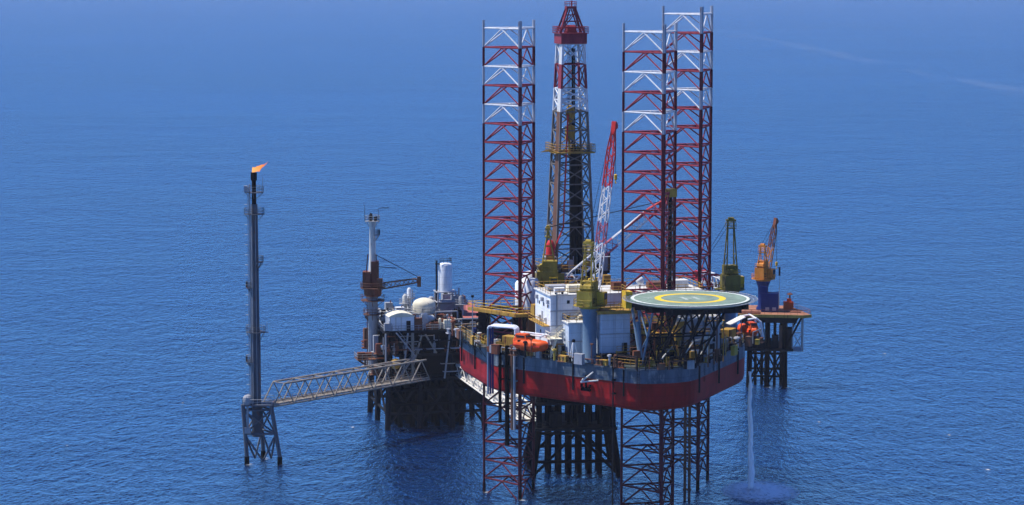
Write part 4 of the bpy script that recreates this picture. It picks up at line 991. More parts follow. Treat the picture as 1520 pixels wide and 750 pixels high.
for y in (-5.4, 5.4):
    g = G()
    for z in (2.6, 8): g.tube((-5.7, y, z), (2.5, y, z), .26, None, 7)
    for x in (-3.6, .4): g.tube((x - 2, y, .3), (x + 2, y, 8), .2, None, 6); g.tube((x + 2, y, .3), (x - 2, y, 8), .2, None, 6)
    g.tube((2.4, y, 9), (6.4, y, 16.8), .24, None, 7); g.tube((-5.6, y, 9), (-8, y, 16.8), .24, None, 7); g.tube((2.4, y, 8), (2.4, y, 9.2), .24, None, 7); g.tube((-5.6, y, 8), (-5.6, y, 9.2), .24, None, 7)
    g.build("jacket_bracing", 'black', rp)
g = G()
for x, y in ((6.6, -5.4), (4.2, -5.4), (6.4, 0)): g.tube((x, y, 8.8), (x, y, 16.9), .16, None, 6)
g.tube((4.2, -5.4, 9), (6.6, -5.4, 13), .12, None, 5); g.tube((6.6, -5.4, 9), (4.2, -5.4, 13), .12, None, 5); g.tube((4.2, -5.4, 13), (6.6, -5.4, 13), .12, None, 5); g.bb(3.9, 6.8, -5.7, .4, 8.6, 8.8)
g.build("side_tower", 'galv', rp)
rnd = random.Random(3)
for k in range(7):
    x = -6.4 + k * 1.65; h = rnd.uniform(2, 5.2); G().bb(x - .8, x + .8, -5 + rnd.uniform(-.6, .6), -2, 9.2, 9.2 + h).build("equipment_module", 'dark' if k != 5 else 'brown', rp)
G().rail([(-8.4, -7.5, 17.5), (6.8, -7.9, 17.5), (8.3, -6.8, 17.5), (3.4, 7.9, 17.5)], 1.1, 1.5, .045).build("deck_railing", 'rust', rp)
G().bb(-8.2, -3.4, -6.8, -3.8, 17.5, 17.75).bb(3.6, 6, -4, 1, 17.5, 17.66).build("deck_hatch", 'rust', rp)
oc = make_crane("orange crane with slim lattice boom on a deep blue pedestal, right platform", RL_(-2.8, 0.5, 17.5), R(58), 7.0, 1.2, 12.4, R(70), [(.5, 'crane_orange'), (1, 'rust')], body='crane_orange', ped='blue', gantry=7.6, bw=1.2, hook=10, head=(2.6, 2.4, 4.2), cab='crane_orange')
bh = thing("blue_machinery_house", "deep blue machinery house at the foot of the orange crane", "machinery house", RL_(-1.2, -1.8, 17.5), RRZ)
G().bb(-2.0, 2.0, -1.4, 1.4, 0, 4.4).bb(-2.2, -.6, -1.2, 1.2, 4.4, 6.0).build("casing", 'blue', bh)
for x in (-1.0, .6): G().bb(x, x + .9, -1.46, -1.4, .3, 1.1).build("vent", 'galv', bh)
G().bb(1.9, 2.1, -1.5, 1.5, 0, 4.6).build("frame", 'blue', bh)
ob = thing("orange_deck_unit", "orange red deck unit with small round cap near the right end of the brown deck", "equipment", RL_(3.2, 2.0, 17.5), RRZ)
G().bb(-1.2, 1.2, -1, 1, 0, 1.8).bb(-.4, .7, -.6, .6, 1.8, 2.5).build("casing", 'orange', ob)
G().lathe([(.18, 1.8), (.18, 3.4), (.75, 3.5), (.5, 3.8), (.1, 3.9)], (.3, 0, 0), 10).build("cap", 'rust', ob)
am = thing("antenna_mast", "thin dark mast with lamp standing behind the orange deck unit", "mast", RL_(1.0, 3.4, 17.5), RRZ)
G().tube((0, 0, 0), (0, 0, 8.8), .09, .05, 5).build("pole", 'galv', am); G().bb(-.22, .22, -.22, .22, 7.8, 9.8).build("lamp", 'dark', am)
# ------------------------------------------------------------------ lifeboats and davits
def make_lifeboat(label, loc, rz):
    root = thing("lifeboat", label, "lifeboat", loc, rz, "orange lifeboats in their davits")
    g = G(); N = 13; M_ = 12; vs = []
    for i in range(N):
        q = i / (N - 1); x = -3.5 + 7.0 * q; w_ = 1.3 * (1 - abs(2 * q - 1) ** 2.6) ** .6 + .03
        for k in range(M_):
            a = 2 * math.pi * k / M_; cz = math.sin(a); zz = (.95 if cz > 0 else 1.15) * cz * (.35 + .65 * w_ / 1.3)
            vs.append((x, w_ * math.cos(a), 1.2 + zz + .25 * abs(2 * q - 1) ** 3))
    g._add(vs, [(i * M_ + k, i * M_ + (k + 1) % M_, (i + 1) * M_ + (k + 1) % M_, (i + 1) * M_ + k) for i in range(N - 1) for k in range(M_)] + [tuple(range(M_ - 1, -1, -1)), tuple(range((N - 1) * M_, N * M_))])
    g.build("hull", 'orange', root, True)
    G().box((-1.5, 0, 2.3), (2.6, 1.7, 1.1), 0, 0, 0, .72).build("wheelhouse", 'orange', root)
    G().box((-1.5, 0, 2.5), (2.66, 1.1, .26)).box((-1.5, 0, 2.5), (1.6, 1.64, .26)).build("window", 'glass', root)
    G().tube((-3.3, 0, 1.15), (3.3, 0, 1.15), .02, None, 4).bb(-2.6, 2.6, -1.3, 1.3, 1.12, 1.2).build("rubbing_band", 'craneRed', root)
    return root
ed = Vector(HL(-4.5, -30.6)) - Vector(HL(-24.6, -5)); ERZ = math.atan2(ed.y, ed.x)
def EP(px, out=0.0, z=0):                       # point on the port bow deck edge below a pixel column
    a, b = Vector(HL(-24.6, -5)), Vector(HL(-4.5, -30.6)); best = None
    for k in range(401):
        q = a.lerp(b, k / 400); x = px2X(px, q.y, 30)
        if best is None or abs(x - q.x) < best[0]: best = (abs(x - q.x), q)
    q = best[1]; nrm = Vector((-math.sin(ERZ), math.cos(ERZ), 0)) * -1
    return (q.x + nrm.x * out, q.y + nrm.y * out, z)
make_lifeboat("bright orange enclosed lifeboat slung over the port bow edge of the rig", EP(794, 1.3, 30.7), ERZ).scale = (1.12, 1.12, 1.12)
make_lifeboat("bright orange lifeboat seen end on at the starboard corner of the rig", HL(25.4, -2.0, 30.2), HA + R(96))
def make_davit(label, loc, rz):
    root = thing("lifeboat_davit", label, "davit", loc, rz, "davits above the lifeboats")
    for x in (-2.3, 2.3):
        G().path([(x, 2.4, 0), (x, 1.9, 3.2), (x, .9, 4.0), (x, -.6, 3.75)], .2, 6).bar((x, 2.4, 0), (x, 1.0, 2.8), .2, .2).build("davit_arm", 'white', root)
        G().tube((x, -.6, 3.7), (x, -.6, 2.4), .05, None, 4).build("fall_wire", 'dark', root)
    G().tube((-2.3, 1.6, 3.5), (2.3, 1.6, 3.5), .14, None, 6).tube((-3.2, .9, 4.0), (3.0, .9, 4.0), .16, None, 6).build("cross_beam", 'white', root)
    return root
make_davit("white davit arms over the lifeboat on the port bow edge", EP(794, .9, DZ), ERZ)
make_davit("white davit arms over the lifeboat at the starboard corner", HL(25.4, -2.0, DZ), HA + R(96) - math.pi + R(-12))
wc = thing("starboard_canopy", "pale sloping canopy beside the starboard lifeboat", "canopy", HL(23.0, -2.2, 31.2), HA)
G().bar((-1.6, 0, 1.4), (1.4, 0, 2.8), 2.6, .16).build("cover", 'offwhite', wc); G().tube((-1.2, 0, -1.2), (-1.2, 0, 1.5), .1, None, 6).tube((1.0, 0, -1.2), (1.0, 0, 2.5), .1, None, 6).build("post", 'galv', wc)

# ------------------------------------------------------------------ sea water pipes looping over the port side
PPX = [724.5, 728, 731.5]
for k, px in enumerate(PPX):
    X, Y, _ = EP(max(px + 3, 729), 0); ca2 = 1.3 + k * .4
    base = EP(731 + k * 1.2, 1.0 + .35 * (2 - k), 0)
    root = thing("sea_water_pipe", ["outermost of the three white topped pipes looping over the port side rail", "middle one of the three white topped pipes looping over the port side rail", "innermost of the three white topped pipes looping over the port side rail"][k], "pipe", (px2X(px, base[1], 28), base[1], 0), ERZ, "white topped pipes looping over the port rail")
    zt = 34.6 + .12 * k
    G().tube((0, 0, 22.2), (0, 0, zt - .5), .19, None, 9).build("down_pipe", 'blue' if k else 'pedgrey', root)
    G().path([(0, 0, zt - .5), (.15, .05, zt - .12), (.6, .1, zt), (4.9 - k * .2, .9, zt), (5.4 - k * .2, 1.0, zt - .3), (5.5 - k * .2, 1.0, 31.0)], .2, 9).build("top_loop", 'white', root)
for px, r_, z0, mt, lb in ((745, .3, 17, 'black', "dark caisson pipe nearest the three white topped pipes"), (755.5, .42, 13, 'black', "thick black caisson pipe down the port bow hull side"), (763, .3, 16, 'brown', "brown caisson pipe right of the thick black one"),
                           (766.5, .24, 16, 'galv', "grey caisson pipe beside the brown one on the port bow"), (913, .14, -.8, 'dark', "thin dark pipe running from the bow rail down into the sea")):
    b = EP(px, .55); root = thing("caisson_pipe", lb, "pipe", (b[0], b[1], 0), ERZ, "caisson pipes down the port bow side")
    G().tube((0, 0, z0), (0, 0, 31.2), r_, None, 9).build("tube", mt, root)
    g = G()
    for z in (24.8, 27.2, 29.4): g.bb(-r_ - .1, r_ + .1, -.1, .62, z, z + .25)
    g.build("clamp", mt, root)
for k, px in enumerate((1017, 1023.5)):
    root = thing("brown_caisson", ["left one of two brown pipes standing in the sea between the right hand legs", "right one of two brown pipes standing in the sea between the right hand legs"][k], "pipe", (px2X(px, 468, 10), 468, 0), 0, "brown pipes under the hull")
    G().tube((0, 0, -.8), (0, 0, 23.2), .27, None, 9).build("tube", 'brown', root)
    g = G()
    for z in range(2, 22, 4): g.lathe([(.42, z), (.42, z + .3)], n=10)
    g.build("collar", 'brown', root)

# ------------------------------------------------------------------ anchor on its rack
b = EP(873, .25); an = thing("rack_anchor", "black anchor hung on the port bow hull side under a pale rack", "anchor", (b[0], b[1], 25.6), ERZ)
G().tube((0, -.35, 2.0), (0, -.35, -.6), .2, None, 8).build("shank", 'black', an)
g = G()
for s in (-1, 1):
    g.bar((0, -.35, -.6), (s * .9, -.5, 0), .3, .3); g.prism([(s * .7, -.3), (s * 1.1, -.3), (s * 1.0, -.65), (s * .75, -.65)], -.15, .45)
g.bar((-1, -.35, -.55), (1, -.35, -.55), .5, .45); g.build("fluke", 'black', an)
rk = thing("anchor_rack", "pale V shaped anchor rack sticking out of the port bow hull side", "rack", (b[0], b[1], 26.6), ERZ)
for a, c in (((0, -1.9, 0), (1.3, 0, 1.7)), ((0, -1.9, 0), (2.4, 0, .3)), ((0, -1.9, 0), (-.9, 0, .2))): G().tube(a, c, .14, None, 6).build("strut", 'offwhite', rk)

# ------------------------------------------------------------------ deck equipment
def winch(label, loc, rz, mat='olive'):
    root = thing("deck_winch", label, "winch", loc, rz, "winches and small gear along the rig deck")
    G().bb(-1.3, 1.3, -.9, .9, 0, .25).bb(-1.3, -.95, -.7, .7, .25, 1.5).bb(.95, 1.3, -.7, .7, .25, 1.5).build("frame", mat, root)
    G().tube((-.95, 0, 1.0), (.95, 0, 1.0), .62, None, 12).build("drum", 'dark', root)
    G().bb(1.32, 1.9, -.4, .4, .25, 1.1).build("motor", mat, root)
    return root
def box_unit(label, loc, rz, size, mat, name="deck_container", cat="container", group=None):
    root = thing(name, label, cat, loc, rz, group); a, b, h = size
    g = G().bb(-a / 2, a / 2, -b / 2, b / 2, .12, h)
    for k in range(int(a / .5)): g.bb(-a / 2 + .2 + k * .5, -a / 2 + .38 + k * .5, -b / 2 - .05, b / 2 + .05, .25, h - .15)
    g.build("casing", mat, root)
    if name != "roof_unit":
        for sx in (-1, 1):
            for sy in (-1, 1): G().bb(sx * a / 2 - .1, sx * a / 2 + .1, sy * b / 2 - .1, sy * b / 2 + .1, 0, h + .08).build("corner_post", 'dark', root)
    return root
winch("olive winch at the bow edge, left of the helideck trusses", HL(-3.3, -28.6, DZ), HA)
winch("olive winch at the bow edge under the helideck middle", HL(2.0, -28.8, DZ), HA)
winch("dark winch at the starboard bow corner under the helideck", HL(8.3, -25.3, DZ), HA + R(50), 'dark')
winch("ochre winch on the port side deck behind the white topped pipes", HL(-22.6, -3.8, DZ), HA + R(60), 'ochre')
winch("grey winch on the starboard deck edge left of the starboard lifeboat", HL(18.2, -10.5, DZ), HA + R(52), 'galv')
winch("olive winch on the port side deck aft by the outboard walkway", HL(-23.4, 4, DZ), HA + R(90))
box_unit("dark container by the port bow rail right of the lifeboat", HL(-16.6, -13.2, DZ), ERZ, (3.2, 1.8, 2.0), 'dark')
box_unit("ochre container under the white pipe loops on the port side", HL(-21.0, -5.6, DZ), ERZ, (3.4, 2.0, 2.6), 'ochre')
box_unit("pale container at the port rail between pipes and lifeboat", HL(-19.2, -8.2, DZ), ERZ, (2.2, 1.6, 2.4), 'paleblue')
box_unit("dark container under the pale blue deckhouse beside the crane pedestal", HL(-7.6, -24.2, DZ), HA, (4.2, 1.6, 1.7), 'dark')
box_unit("brown container behind the helideck trusses on the bow deck", HL(6.4, -24.0, DZ), HA, (4.0, 2.2, 2.5), 'brown')
box_unit("rusty container on the starboard bow deck below the helideck", HL(12.6, -16.5, DZ), HA, (3.6, 2.2, 2.5), 'rust')
box_unit("ochre container on the starboard deck near the canopy", HL(20.2, -5.6, DZ), HA + R(50), (3.4, 2.0, 2.4), 'ochre')
box_unit("brown mud module beside the port leg jacking frame", HL(-10.2, 3.0, DZ), HA, (3.6, 5.0, 8.6), 'brown', "mud_module", "module")
def davit_boom(label, a, b, mat='offwhite'):
    a = Vector(a); b = Vector(b); root = thing("deck_boom", label, "boom", a, 0, "small pale booms and spars along the bow rail")
    g = G().tube((0, 0, 0), b - a, .15, .11, 7); g.build("spar", mat, root)
    G().lathe([(.3, -1.0), (.2, -.6), (.2, .2)], n=8).build("post", 'dark', root)
    return root
for lb, p0, p1 in (("pale spar lying slanted on the bow rail left of centre", (-1.0, -30.2, 30.9), (2.2, -27.6, 33.0)), ("pale spar across the bow rail under the helideck middle", (2.8, -30.4, 31.0), (6.0, -28.0, 33.8)),
                  ("longer pale spar near the starboard bow corner, rising right", (6.2, -29.6, 31.0), (11.2, -24.4, 34.4)), ("level pale spar behind the starboard bow rail", (4.4, -27, 33.4), (11.2, -24.2, 34.0)),
                  ("short upright pale spar at the starboard bow corner", (11.2, -23.8, 34.0), (10.8, -23.2, 36.6))):
    davit_boom(lb, HL(*p0), HL(*p1))
# silos and drums on deck
for k, (x, y, h, lb) in enumerate([(-12.6, 12.5, 9.4, "leftmost white bulk silo between the port leg and the olive crane"), (-11.9, 16.0, 10.2, "white bulk silo half hidden behind the olive crane"), (-13.0, 17.2, 8.5, "rearmost white bulk silo beside the port leg")]):
    root = thing("bulk_silo", lb, "silo", HL(x, y, DZ + 1.4), HA, "white bulk silos")
    G().lathe([(.3, 0), (1.5, 1.2), (1.55, 1.3), (1.55, h - .8), (1.1, h - .2), (.15, h)], n=16).build("shell", 'white', root, True)
    g = G()
    for q in range(4): g.tube((1.4 * math.cos(q * 1.571 + .6), 1.4 * math.sin(q * 1.571 + .6), -1.4), (1.4 * math.cos(q * 1.571 + .6), 1.4 * math.sin(q * 1.571 + .6), 2.4), .13, None, 6)
    g.build("leg", 'dark', root)
# roof clutter on the accommodation block
RFZ = 40.85
def dish(label, loc, r_, h):
    root = thing("radome", label, "radome", loc, HA)
    G().tube((0, 0, 0), (0, 0, h), .16, None, 7).build("post", 'galv', root); G().ball((0, 0, h + r_ * .8), r_, 14).build("dome", 'white', root, True)
dish("white radome on a short post on the roof left of the helideck", HL(1.2, -11.6, RFZ), .75, 1.2)
lr = thing("white_life_raft_canister", "white life raft canister on the roof edge above the stairs", "canister", HL(-14.2, -12.6, RFZ), HA)
G().tube((-.9, 0, .75), (.9, 0, .75), .5, None, 12).build("shell", 'white', lr); G().bb(-.7, -.5, -.4, .4, 0, .4).bb(.5, .7, -.4, .4, 0, .4).build("cradle", 'dark', lr)
G_ = [(-10.6, -10.5, 3.0, 2.0, 1.3, 'cream', "cream flat roof unit behind the front crane head"), (-13.2, -7.0, 3.6, 2.4, .9, 'greybox', "long grey roof unit at the port end of the roof"), (-2.4, -10.2, 2.4, 1.8, 1.5, 'rust', "rust red roof unit right of the front crane head"),
      (-8.2, -12.4, .9, .8, 2.6, 'yellow', "upright yellow roof cabinet left of the front crane gantry"), (-9.6, -12.4, .8, .8, 1.7, 'white', "small white roof cabinet beside the yellow one"), (4.8, -9.6, 3.0, 2.0, 1.2, 'brown', "brown roof unit between the bow leg chords"), (9.4, -9.0, 3.0, 2.4, 1.4, 'offwhite', "pale roof unit behind the helideck edge")]
for x, y, a, b, h, mt, lb in G_:
    box_unit(lb, HL(x, y, RFZ), HA, (a, b, h), mt, "roof_unit", "roof unit", "units on the accommodation roof")
rs = thing("rescue_boat", "orange red rescue boat on the landing against the white accommodation front", "rescue boat", HL(-8.7, -14.5, 37.3), HA)
g = G(); vs = []
for i in range(7):
    q = i / 6; x = -1.9 + 3.8 * q; w_ = .8 * (1 - abs(2 * q - 1) ** 3) ** .6 + .02
    for k in range(8): a = math.pi * (1 + k / 7); vs.append((x, w_ * math.cos(a), 1.0 + .8 * math.sin(a)))
g._add(vs, [(i * 8 + k, i * 8 + k + 1, (i + 1) * 8 + k + 1, (i + 1) * 8 + k) for i in range(6) for k in range(7)] + [tuple([i * 8 for i in range(7)] + [i * 8 + 7 for i in range(6, -1, -1)])]); g.build("hull", 'orange', rs, True)
G().bb(-.5, .5, -.4, .4, 1.0, 1.5).build("console", 'dark', rs); G().bb(-1.2, -1.0, -.6, .6, 0, .4).bb(1.0, 1.2, -.6, .6, 0, .4).build("cradle", 'dark', rs)
mst = thing("antenna_mast", "white mast with crossarm on the roof right of the front crane boom", "mast", HL(-5.6, -9.0, RFZ), HA)
G().tube((0, 0, 0), (0, 0, 9.6), .12, .07, 6).build("pole", 'white', mst); G().tube((-1.6, 0, 6.0), (2.0, 0, 6.0), .06, None, 5).build("crossarm", 'white', mst)
for k, (x, y, h) in enumerate([(-25.6, 6, 8.5)]):
    m_ = thing("antenna_mast", "thin grey mast on the outboard walkway at the port end of the rig", "mast", HL(x, y, 30.1), HA)
    G().tube((0, 0, 0), (0, 0, h), .12, .08, 6).build("pole", 'galv', m_); G().bb(-.25, .25, -.2, .2, h - .4, h).build("lamp", 'dark', m_)
tp = thing("triangular_stand", "small white triangular stand at the bow rail beside the crane pedestal", "stand", HL(-13.3, -19.0, DZ), HA)
g = G()
for q in range(3): a = q * 2.094; g.bar((.9 * math.cos(a), .9 * math.sin(a), 0), (.15 * math.cos(a), .15 * math.sin(a), 3.2), .2, .2)
g.build("leg", 'white', tp); G().ball((0, 0, 3.4), .35, 8).build("cap", 'dark', tp)
rnd = random.Random(21)
for k in range(22):                              # drums and bottles along the rails, all alike
    q = rnd.random(); side = k % 3
    if side == 0: x, y = -23.6 + rnd.uniform(0, 1.2), -2.5 + q * 20
    elif side == 1: x, y = -21.5 + q * 9, -7.2 - q * 11
    else: x, y = 8 + q * 11, -25 + q * 13.5
    root = thing("deck_drum", "small upright drum standing near the rig deck rail", "drum", HL(x, y, DZ), HA, "small drums near the rig deck rails")
    G().lathe([(.42, 0), (.45, .05), (.45, 1.15), (.42, 1.2)], n=10).build("shell", ['ochre', 'offwhite', 'rust', 'blue'][k % 4], root)

# ------------------------------------------------------------------ water running off the rig
wm = bpy.data.materials.new("falling water"); t, p = nodes_of(wm)
p.inputs['Base Color'].default_value = (.93, .94, .95, 1); p.inputs['Roughness'].default_value = .6
tr = t.nodes.new("ShaderNodeBsdfTransparent"); mx = t.nodes.new("ShaderNodeMixShader"); tc = t.nodes.new("ShaderNodeTexCoord")
mp = t.nodes.new("ShaderNodeMapping"); mp.inputs['Scale'].default_value = (1.6, 1.6, .35); t.links.new(tc.outputs['Object'], mp.inputs[0])
nz = t.nodes.new("ShaderNodeTexNoise"); nz.inputs['Scale'].default_value = 2; nz.inputs['Detail'].default_value = 6; t.links.new(mp.outputs[0], nz.inputs[0])
mr = t.nodes.new("ShaderNodeMapRange"); mr.inputs['From Min'].default_value = .3; mr.inputs['From Max'].default_value = .7; mr.inputs['To Min'].default_value = .9; mr.inputs['To Max'].default_value = 1.0
t.links.new(nz.outputs[0], mr.inputs[0]); t.links.new(mr.outputs[0], mx.inputs[0]); t.links.new(tr.outputs[0], mx.inputs[1]); t.links.new(p.outputs[0], mx.inputs[2]); t.links.new(mx.outputs[0], t.nodes["Material Output"].inputs[0])
M['fall'] = wm
SX, SY = px2X(1113, 476, 24), 476.0
g = G(); n = 10; vs = []; rows = 26; rnd = random.Random(2)
for i in range(rows):
    q = i / (rows - 1); z = 23.0 * (1 - q) + .05; r_ = .22 + .42 * q + rnd.uniform(-.06, .06); cx = .55 * q + .1 * math.sin(q * 17); cy = .2 * q
    for k in range(n): a = 2 * math.pi * k / n; rr = r_ * (1 + rnd.uniform(-.15, .15)); vs.append((cx + rr * math.cos(a), cy + rr * math.sin(a), z))
g._add(vs, [(i * n + k, i * n + (k + 1) % n, (i + 1) * n + (k + 1) % n, (i + 1) * n + k) for i in range(rows - 1) for k in range(n)])
wo = g.build("falling_water", 'fall', smooth=True); tag(wo, "thin white stream of water falling from the starboard hull corner to the sea", "water stream", loc=(SX, SY, 0))
# foam where it lands
def foam_mat(name, dens, scale, cutlo, cuthi, radial=True):
    m = bpy.data.materials.new(name); t, p = nodes_of(m)
    p.inputs['Base Color'].default_value = (.9, .92, .94, 1); p.inputs['Roughness'].default_value = .7
    tr = t.nodes.new("ShaderNodeBsdfTransparent"); mx = t.nodes.new("ShaderNodeMixShader"); tc = t.nodes.new("ShaderNodeTexCoord")
    nz = t.nodes.new("ShaderNodeTexNoise"); nz.inputs['Scale'].default_value = scale; nz.inputs['Detail'].default_value = 7; nz.inputs['Roughness'].default_value = .7; t.links.new(tc.outputs['Object'], nz.inputs[0])
    gr = t.nodes.new("ShaderNodeTexGradient"); gr.gradient_type = 'SPHERICAL'
    mp = t.nodes.new("ShaderNodeMapping"); mp.inputs['Location'].default_value = (-1, -1, 0); mp.inputs['Scale'].default_value = (2, 2, 0); t.links.new(tc.outputs['Generated'], mp.inputs[0]); t.links.new(mp.outputs[0], gr.inputs[0])
    mu = t.nodes.new("ShaderNodeMath"); mu.operation = 'MULTIPLY_ADD'; t.links.new(gr.outputs[1], mu.inputs[0]); mu.inputs[1].default_value = .5; t.links.new(nz.outputs[0], mu.inputs[2])
    mr = t.nodes.new("ShaderNodeMapRange"); mr.inputs['From Min'].default_value = cutlo; mr.inputs['From Max'].default_value = cuthi; mr.inputs['To Max'].default_value = dens
    t.links.new(mu.outputs[0], mr.inputs[0]); t.links.new(mr.outputs[0], mx.inputs[0]); t.links.new(tr.outputs[0], mx.inputs[1]); t.links.new(p.outputs[0], mx.inputs[2]); t.links.new(mx.outputs[0], t.nodes["Material Output"].inputs[0])
    return m
M['foam'] = foam_mat("sea foam", 1.0, 1.1, .4, .72); M['legfoam'] = foam_mat("thin leg foam", .55, 1.6, .62, 1.05)
def foam(name, c, rx, ry, z, seed, mat='foam', bump_=.12):
    rnd = random.Random(seed); g = G(); NR, NA = 10, 40; vs = [(0, 0, bump_)]; fs = []
    for i in range(1, NR + 1):
        for k in range(NA):
            a = 2 * math.pi * k / NA; q = i / NR; vs.append((rx * q * math.cos(a), ry * q * math.sin(a), max(0, bump_ * (1 - q) * (1 + rnd.uniform(-1, 1.5)))))
    for k in range(NA): fs.append((0, 1 + k, 1 + (k + 1) % NA))
    for i in range(NR - 1):
        for k in range(NA): a = 1 + i * NA + k; b = 1 + i * NA + (k + 1) % NA; fs.append((a, a + NA, b + NA, b))
    g._add(vs, fs); o = g.build(name, mat, smooth=True); o.location = (c[0], c[1], z); o['kind'] = 'stuff'; return o
foam("foam", (SX + 2.2, SY + .5), 7.5, 10, .03, 1, bump_=.15)
M['froth'] = foam_mat("white froth", 1.0, 1.6, .42, .6)
fc = foam("foam", (SX + 1.1, SY - .2), 3.2, 4.6, .1, 2, 'froth', bump_=.45)

def legfoam(x, y, r, seed):
    f_ = foam("foam", (x + .5, y - .2), r, r * 1.4, .04, seed, 'legfoam', bump_=.03); return f_
for k, (x, y) in enumerate([(FX + q[0], FY + q[1]) for q in feet]): legfoam(x, y, 1.3, 10 + k)
for k, (lx, ly) in enumerate([(-17, 9.8), (1.15, -19.6), (17.9, 9.8)]):
    for j, (cx_, cy_) in enumerate(CH):
        X_, Y_, _ = HL(lx + cx_, ly + cy_); legfoam(X_, Y_, 1.1, 20 + 3 * k + j)
for k, (x, y) in enumerate(((-5.9, -5.5), (-1.7, -5.5), (2.5, -5.5))):
    X_, Y_, _ = RL_(x, y, 0); legfoam(X_, Y_, 1.3, 40 + k)

rnd = random.Random(9)
for k, (px, py) in enumerate(((1405, 652), (1212, 632), (268, 603), (1310, 528), (96, 668), (520, 640), (1462, 705))):
    Y_ = CAM_H * FPX / (py + 75); legfoam(px2X(px, Y_, 0), Y_, rnd.uniform(.5, .9), 70 + k)
# ------------------------------------------------------------------ fittings fixed to the hull and platforms (parts)
rnd = random.Random(77)
def along(p, q, t_, off=0.0):
    p, q = Vector(p), Vector(q); d_ = (q - p).normalized(); nrm = Vector((d_.y, -d_.x)); v = p.lerp(q, t_) - nrm * off; return v.x, v.y, math.atan2(d_.y, d_.x)
EDGES = [((-24.6, -5), (-4.5, -30.6), 26), ((-25, 20), (-24.8, -3), 14), ((-4.2, -30.6), (4.2, -30.6), 8), ((5.5, -29.9), (24.4, -5.5), 22)]
CM = ['ochre', 'dark', 'olive', 'rust', 'brown', 'dark', 'galv', 'dark', 'greybox', 'brown']
cnt = 0
for p, q, n_ in EDGES:
    for k in range(n_):
        t_ = (k + .5 + rnd.uniform(-.3, .3)) / n_
        x, y, an_ = along(p, q, t_, -rnd.uniform(.8, 3.2)); cnt += 1
        x, y = x, y
        # keep inside the hull
        vx, vy = -x, -(y + 2); l_ = math.hypot(vx, vy); x += vx / l_ * .3; y += vy / l_ * .3
        kind = rnd.randrange(5); mt = CM[rnd.randrange(10)]; g = G()
        if kind == 0:
            h = rnd.uniform(1.2, 2.6); r_ = rnd.uniform(.2, .34); g.lathe([(r_, 0), (r_, h), (r_ * 2, h + .1), (r_ * 1.7, h + .4), (.05, h + .5)], (x, y, DZ), 9); g.build("mushroom_vent", mt, rig)
        elif kind == 1:
            w_, h = rnd.uniform(.8, 2.0), rnd.uniform(.8, 1.8); g.box((x, y, DZ + h / 2), (w_, rnd.uniform(.6, 1.1), h), an_).box((x, y, DZ + h + .05), (w_ + .1, .8, .1), an_); g.build("deck_locker", mt, rig)
        elif kind == 2:
            ln = rnd.uniform(2, 5); dx, dy = math.cos(an_) * ln / 2, math.sin(an_) * ln / 2; z = DZ + rnd.uniform(.5, 2.4); r_ = rnd.uniform(.08, .17)
            g.path([(x - dx, y - dy, DZ), (x - dx, y - dy, z), (x + dx, y + dy, z), (x + dx, y + dy, DZ)], r_, 6); g.build("deck_pipe", mt, rig)
        elif kind == 3:
            g.lathe([(.3, 0), (.22, .1), (.22, .7), (.34, .8), (.34, .95)], (x, y, DZ), 9); x2, y2 = x + math.cos(an_) * .8, y + math.sin(an_) * .8; g.lathe([(.3, 0), (.22, .1), (.22, .7), (.34, .8), (.34, .95)], (x2, y2, DZ), 9); g.box(((x + x2) / 2, (y + y2) / 2, DZ + .06), (1.6, .8, .12), an_); g.build("bollard", mt, rig)
        else:
            h = rnd.uniform(2.2, 4.4); g.tube((x, y, DZ), (x, y, DZ + h), .09, None, 6).box((x, y, DZ + h), (.5, .3, .3), an_); g.build("flood_light_post", mt, rig)
# gear hanging outside the deck edge, hull side pipes and ladders
for p, q, n_ in (((-24.6, -5), (-4.5, -30.6), 15), ((5.5, -29.9), (24.4, -5.5), 13), ((-25, 19), (-24.8, -3), 9)):
    for k in range(n_):
        t_ = (k + .5 + rnd.uniform(-.3, .3)) / n_; x, y, an_ = along(p, q, t_, .3); g = G()
        if k % 6 == 1: continue
        if k % 3 == 0:
            w_ = rnd.uniform(.8, 1.8); g.box((x, y, DZ - .25), (w_, .7, rnd.uniform(.5, .9)), an_); g.build("overboard_bracket", ['dark', 'brown', 'galv'][k % 3], rig)
        elif k % 3 == 1:
            zb = rnd.uniform(24.5, 27.5); g.tube((x, y, zb), (x, y, DZ + .9), rnd.uniform(.07, .16), None, 6); g.tube((x, y, DZ + .9), (x * .96, y * .96, DZ + .9), .1, None, 6); g.build("overboard_pipe", ['dark', 'galv', 'black', 'rust'][k % 4], rig)
        else:
            cx_, sx_ = math.cos(an_), math.sin(an_)
            for s in (-.25, .25): g.tube((x + cx_ * s, y + sx_ * s, 26), (x + cx_ * s, y + sx_ * s, DZ + 1), .04, None, 4)
            for z in range(8): g.tube((x - cx_ * .25, y - sx_ * .25, 26.2 + z * .5), (x + cx_ * .25, y + sx_ * .25, 26.2 + z * .5), .03, None, 4)
            g.build("hull_ladder", 'dark', rig)
# pipes and cable trays across the machinery block and around the houses
for k in range(30):
    x, y = rnd.uniform(-15, 14), rnd.uniform(-2.6, 1.2); z = rnd.uniform(35.5, 40); ln = rnd.uniform(2, 6); r_ = rnd.uniform(.1, .22)
    G().path([(x, y, DZ), (x, y, z), (x + ln, y, z), (x + ln, y + 1, z - 2)], r_, 6).build("riser_pipe", CM[k % 10], rig)
for k in range(14):
    x = -15.2 + k * 2.1; h = rnd.uniform(1, 3.6)
    G().bb(x - .7, x + .7, -1.8, .6, 35.4, 35.4 + h).tube((x, -2.0, 35), (x, -2.0, 36 + h), .14, None, 6).build("machinery_unit", CM[(k * 3) % 10], rig)
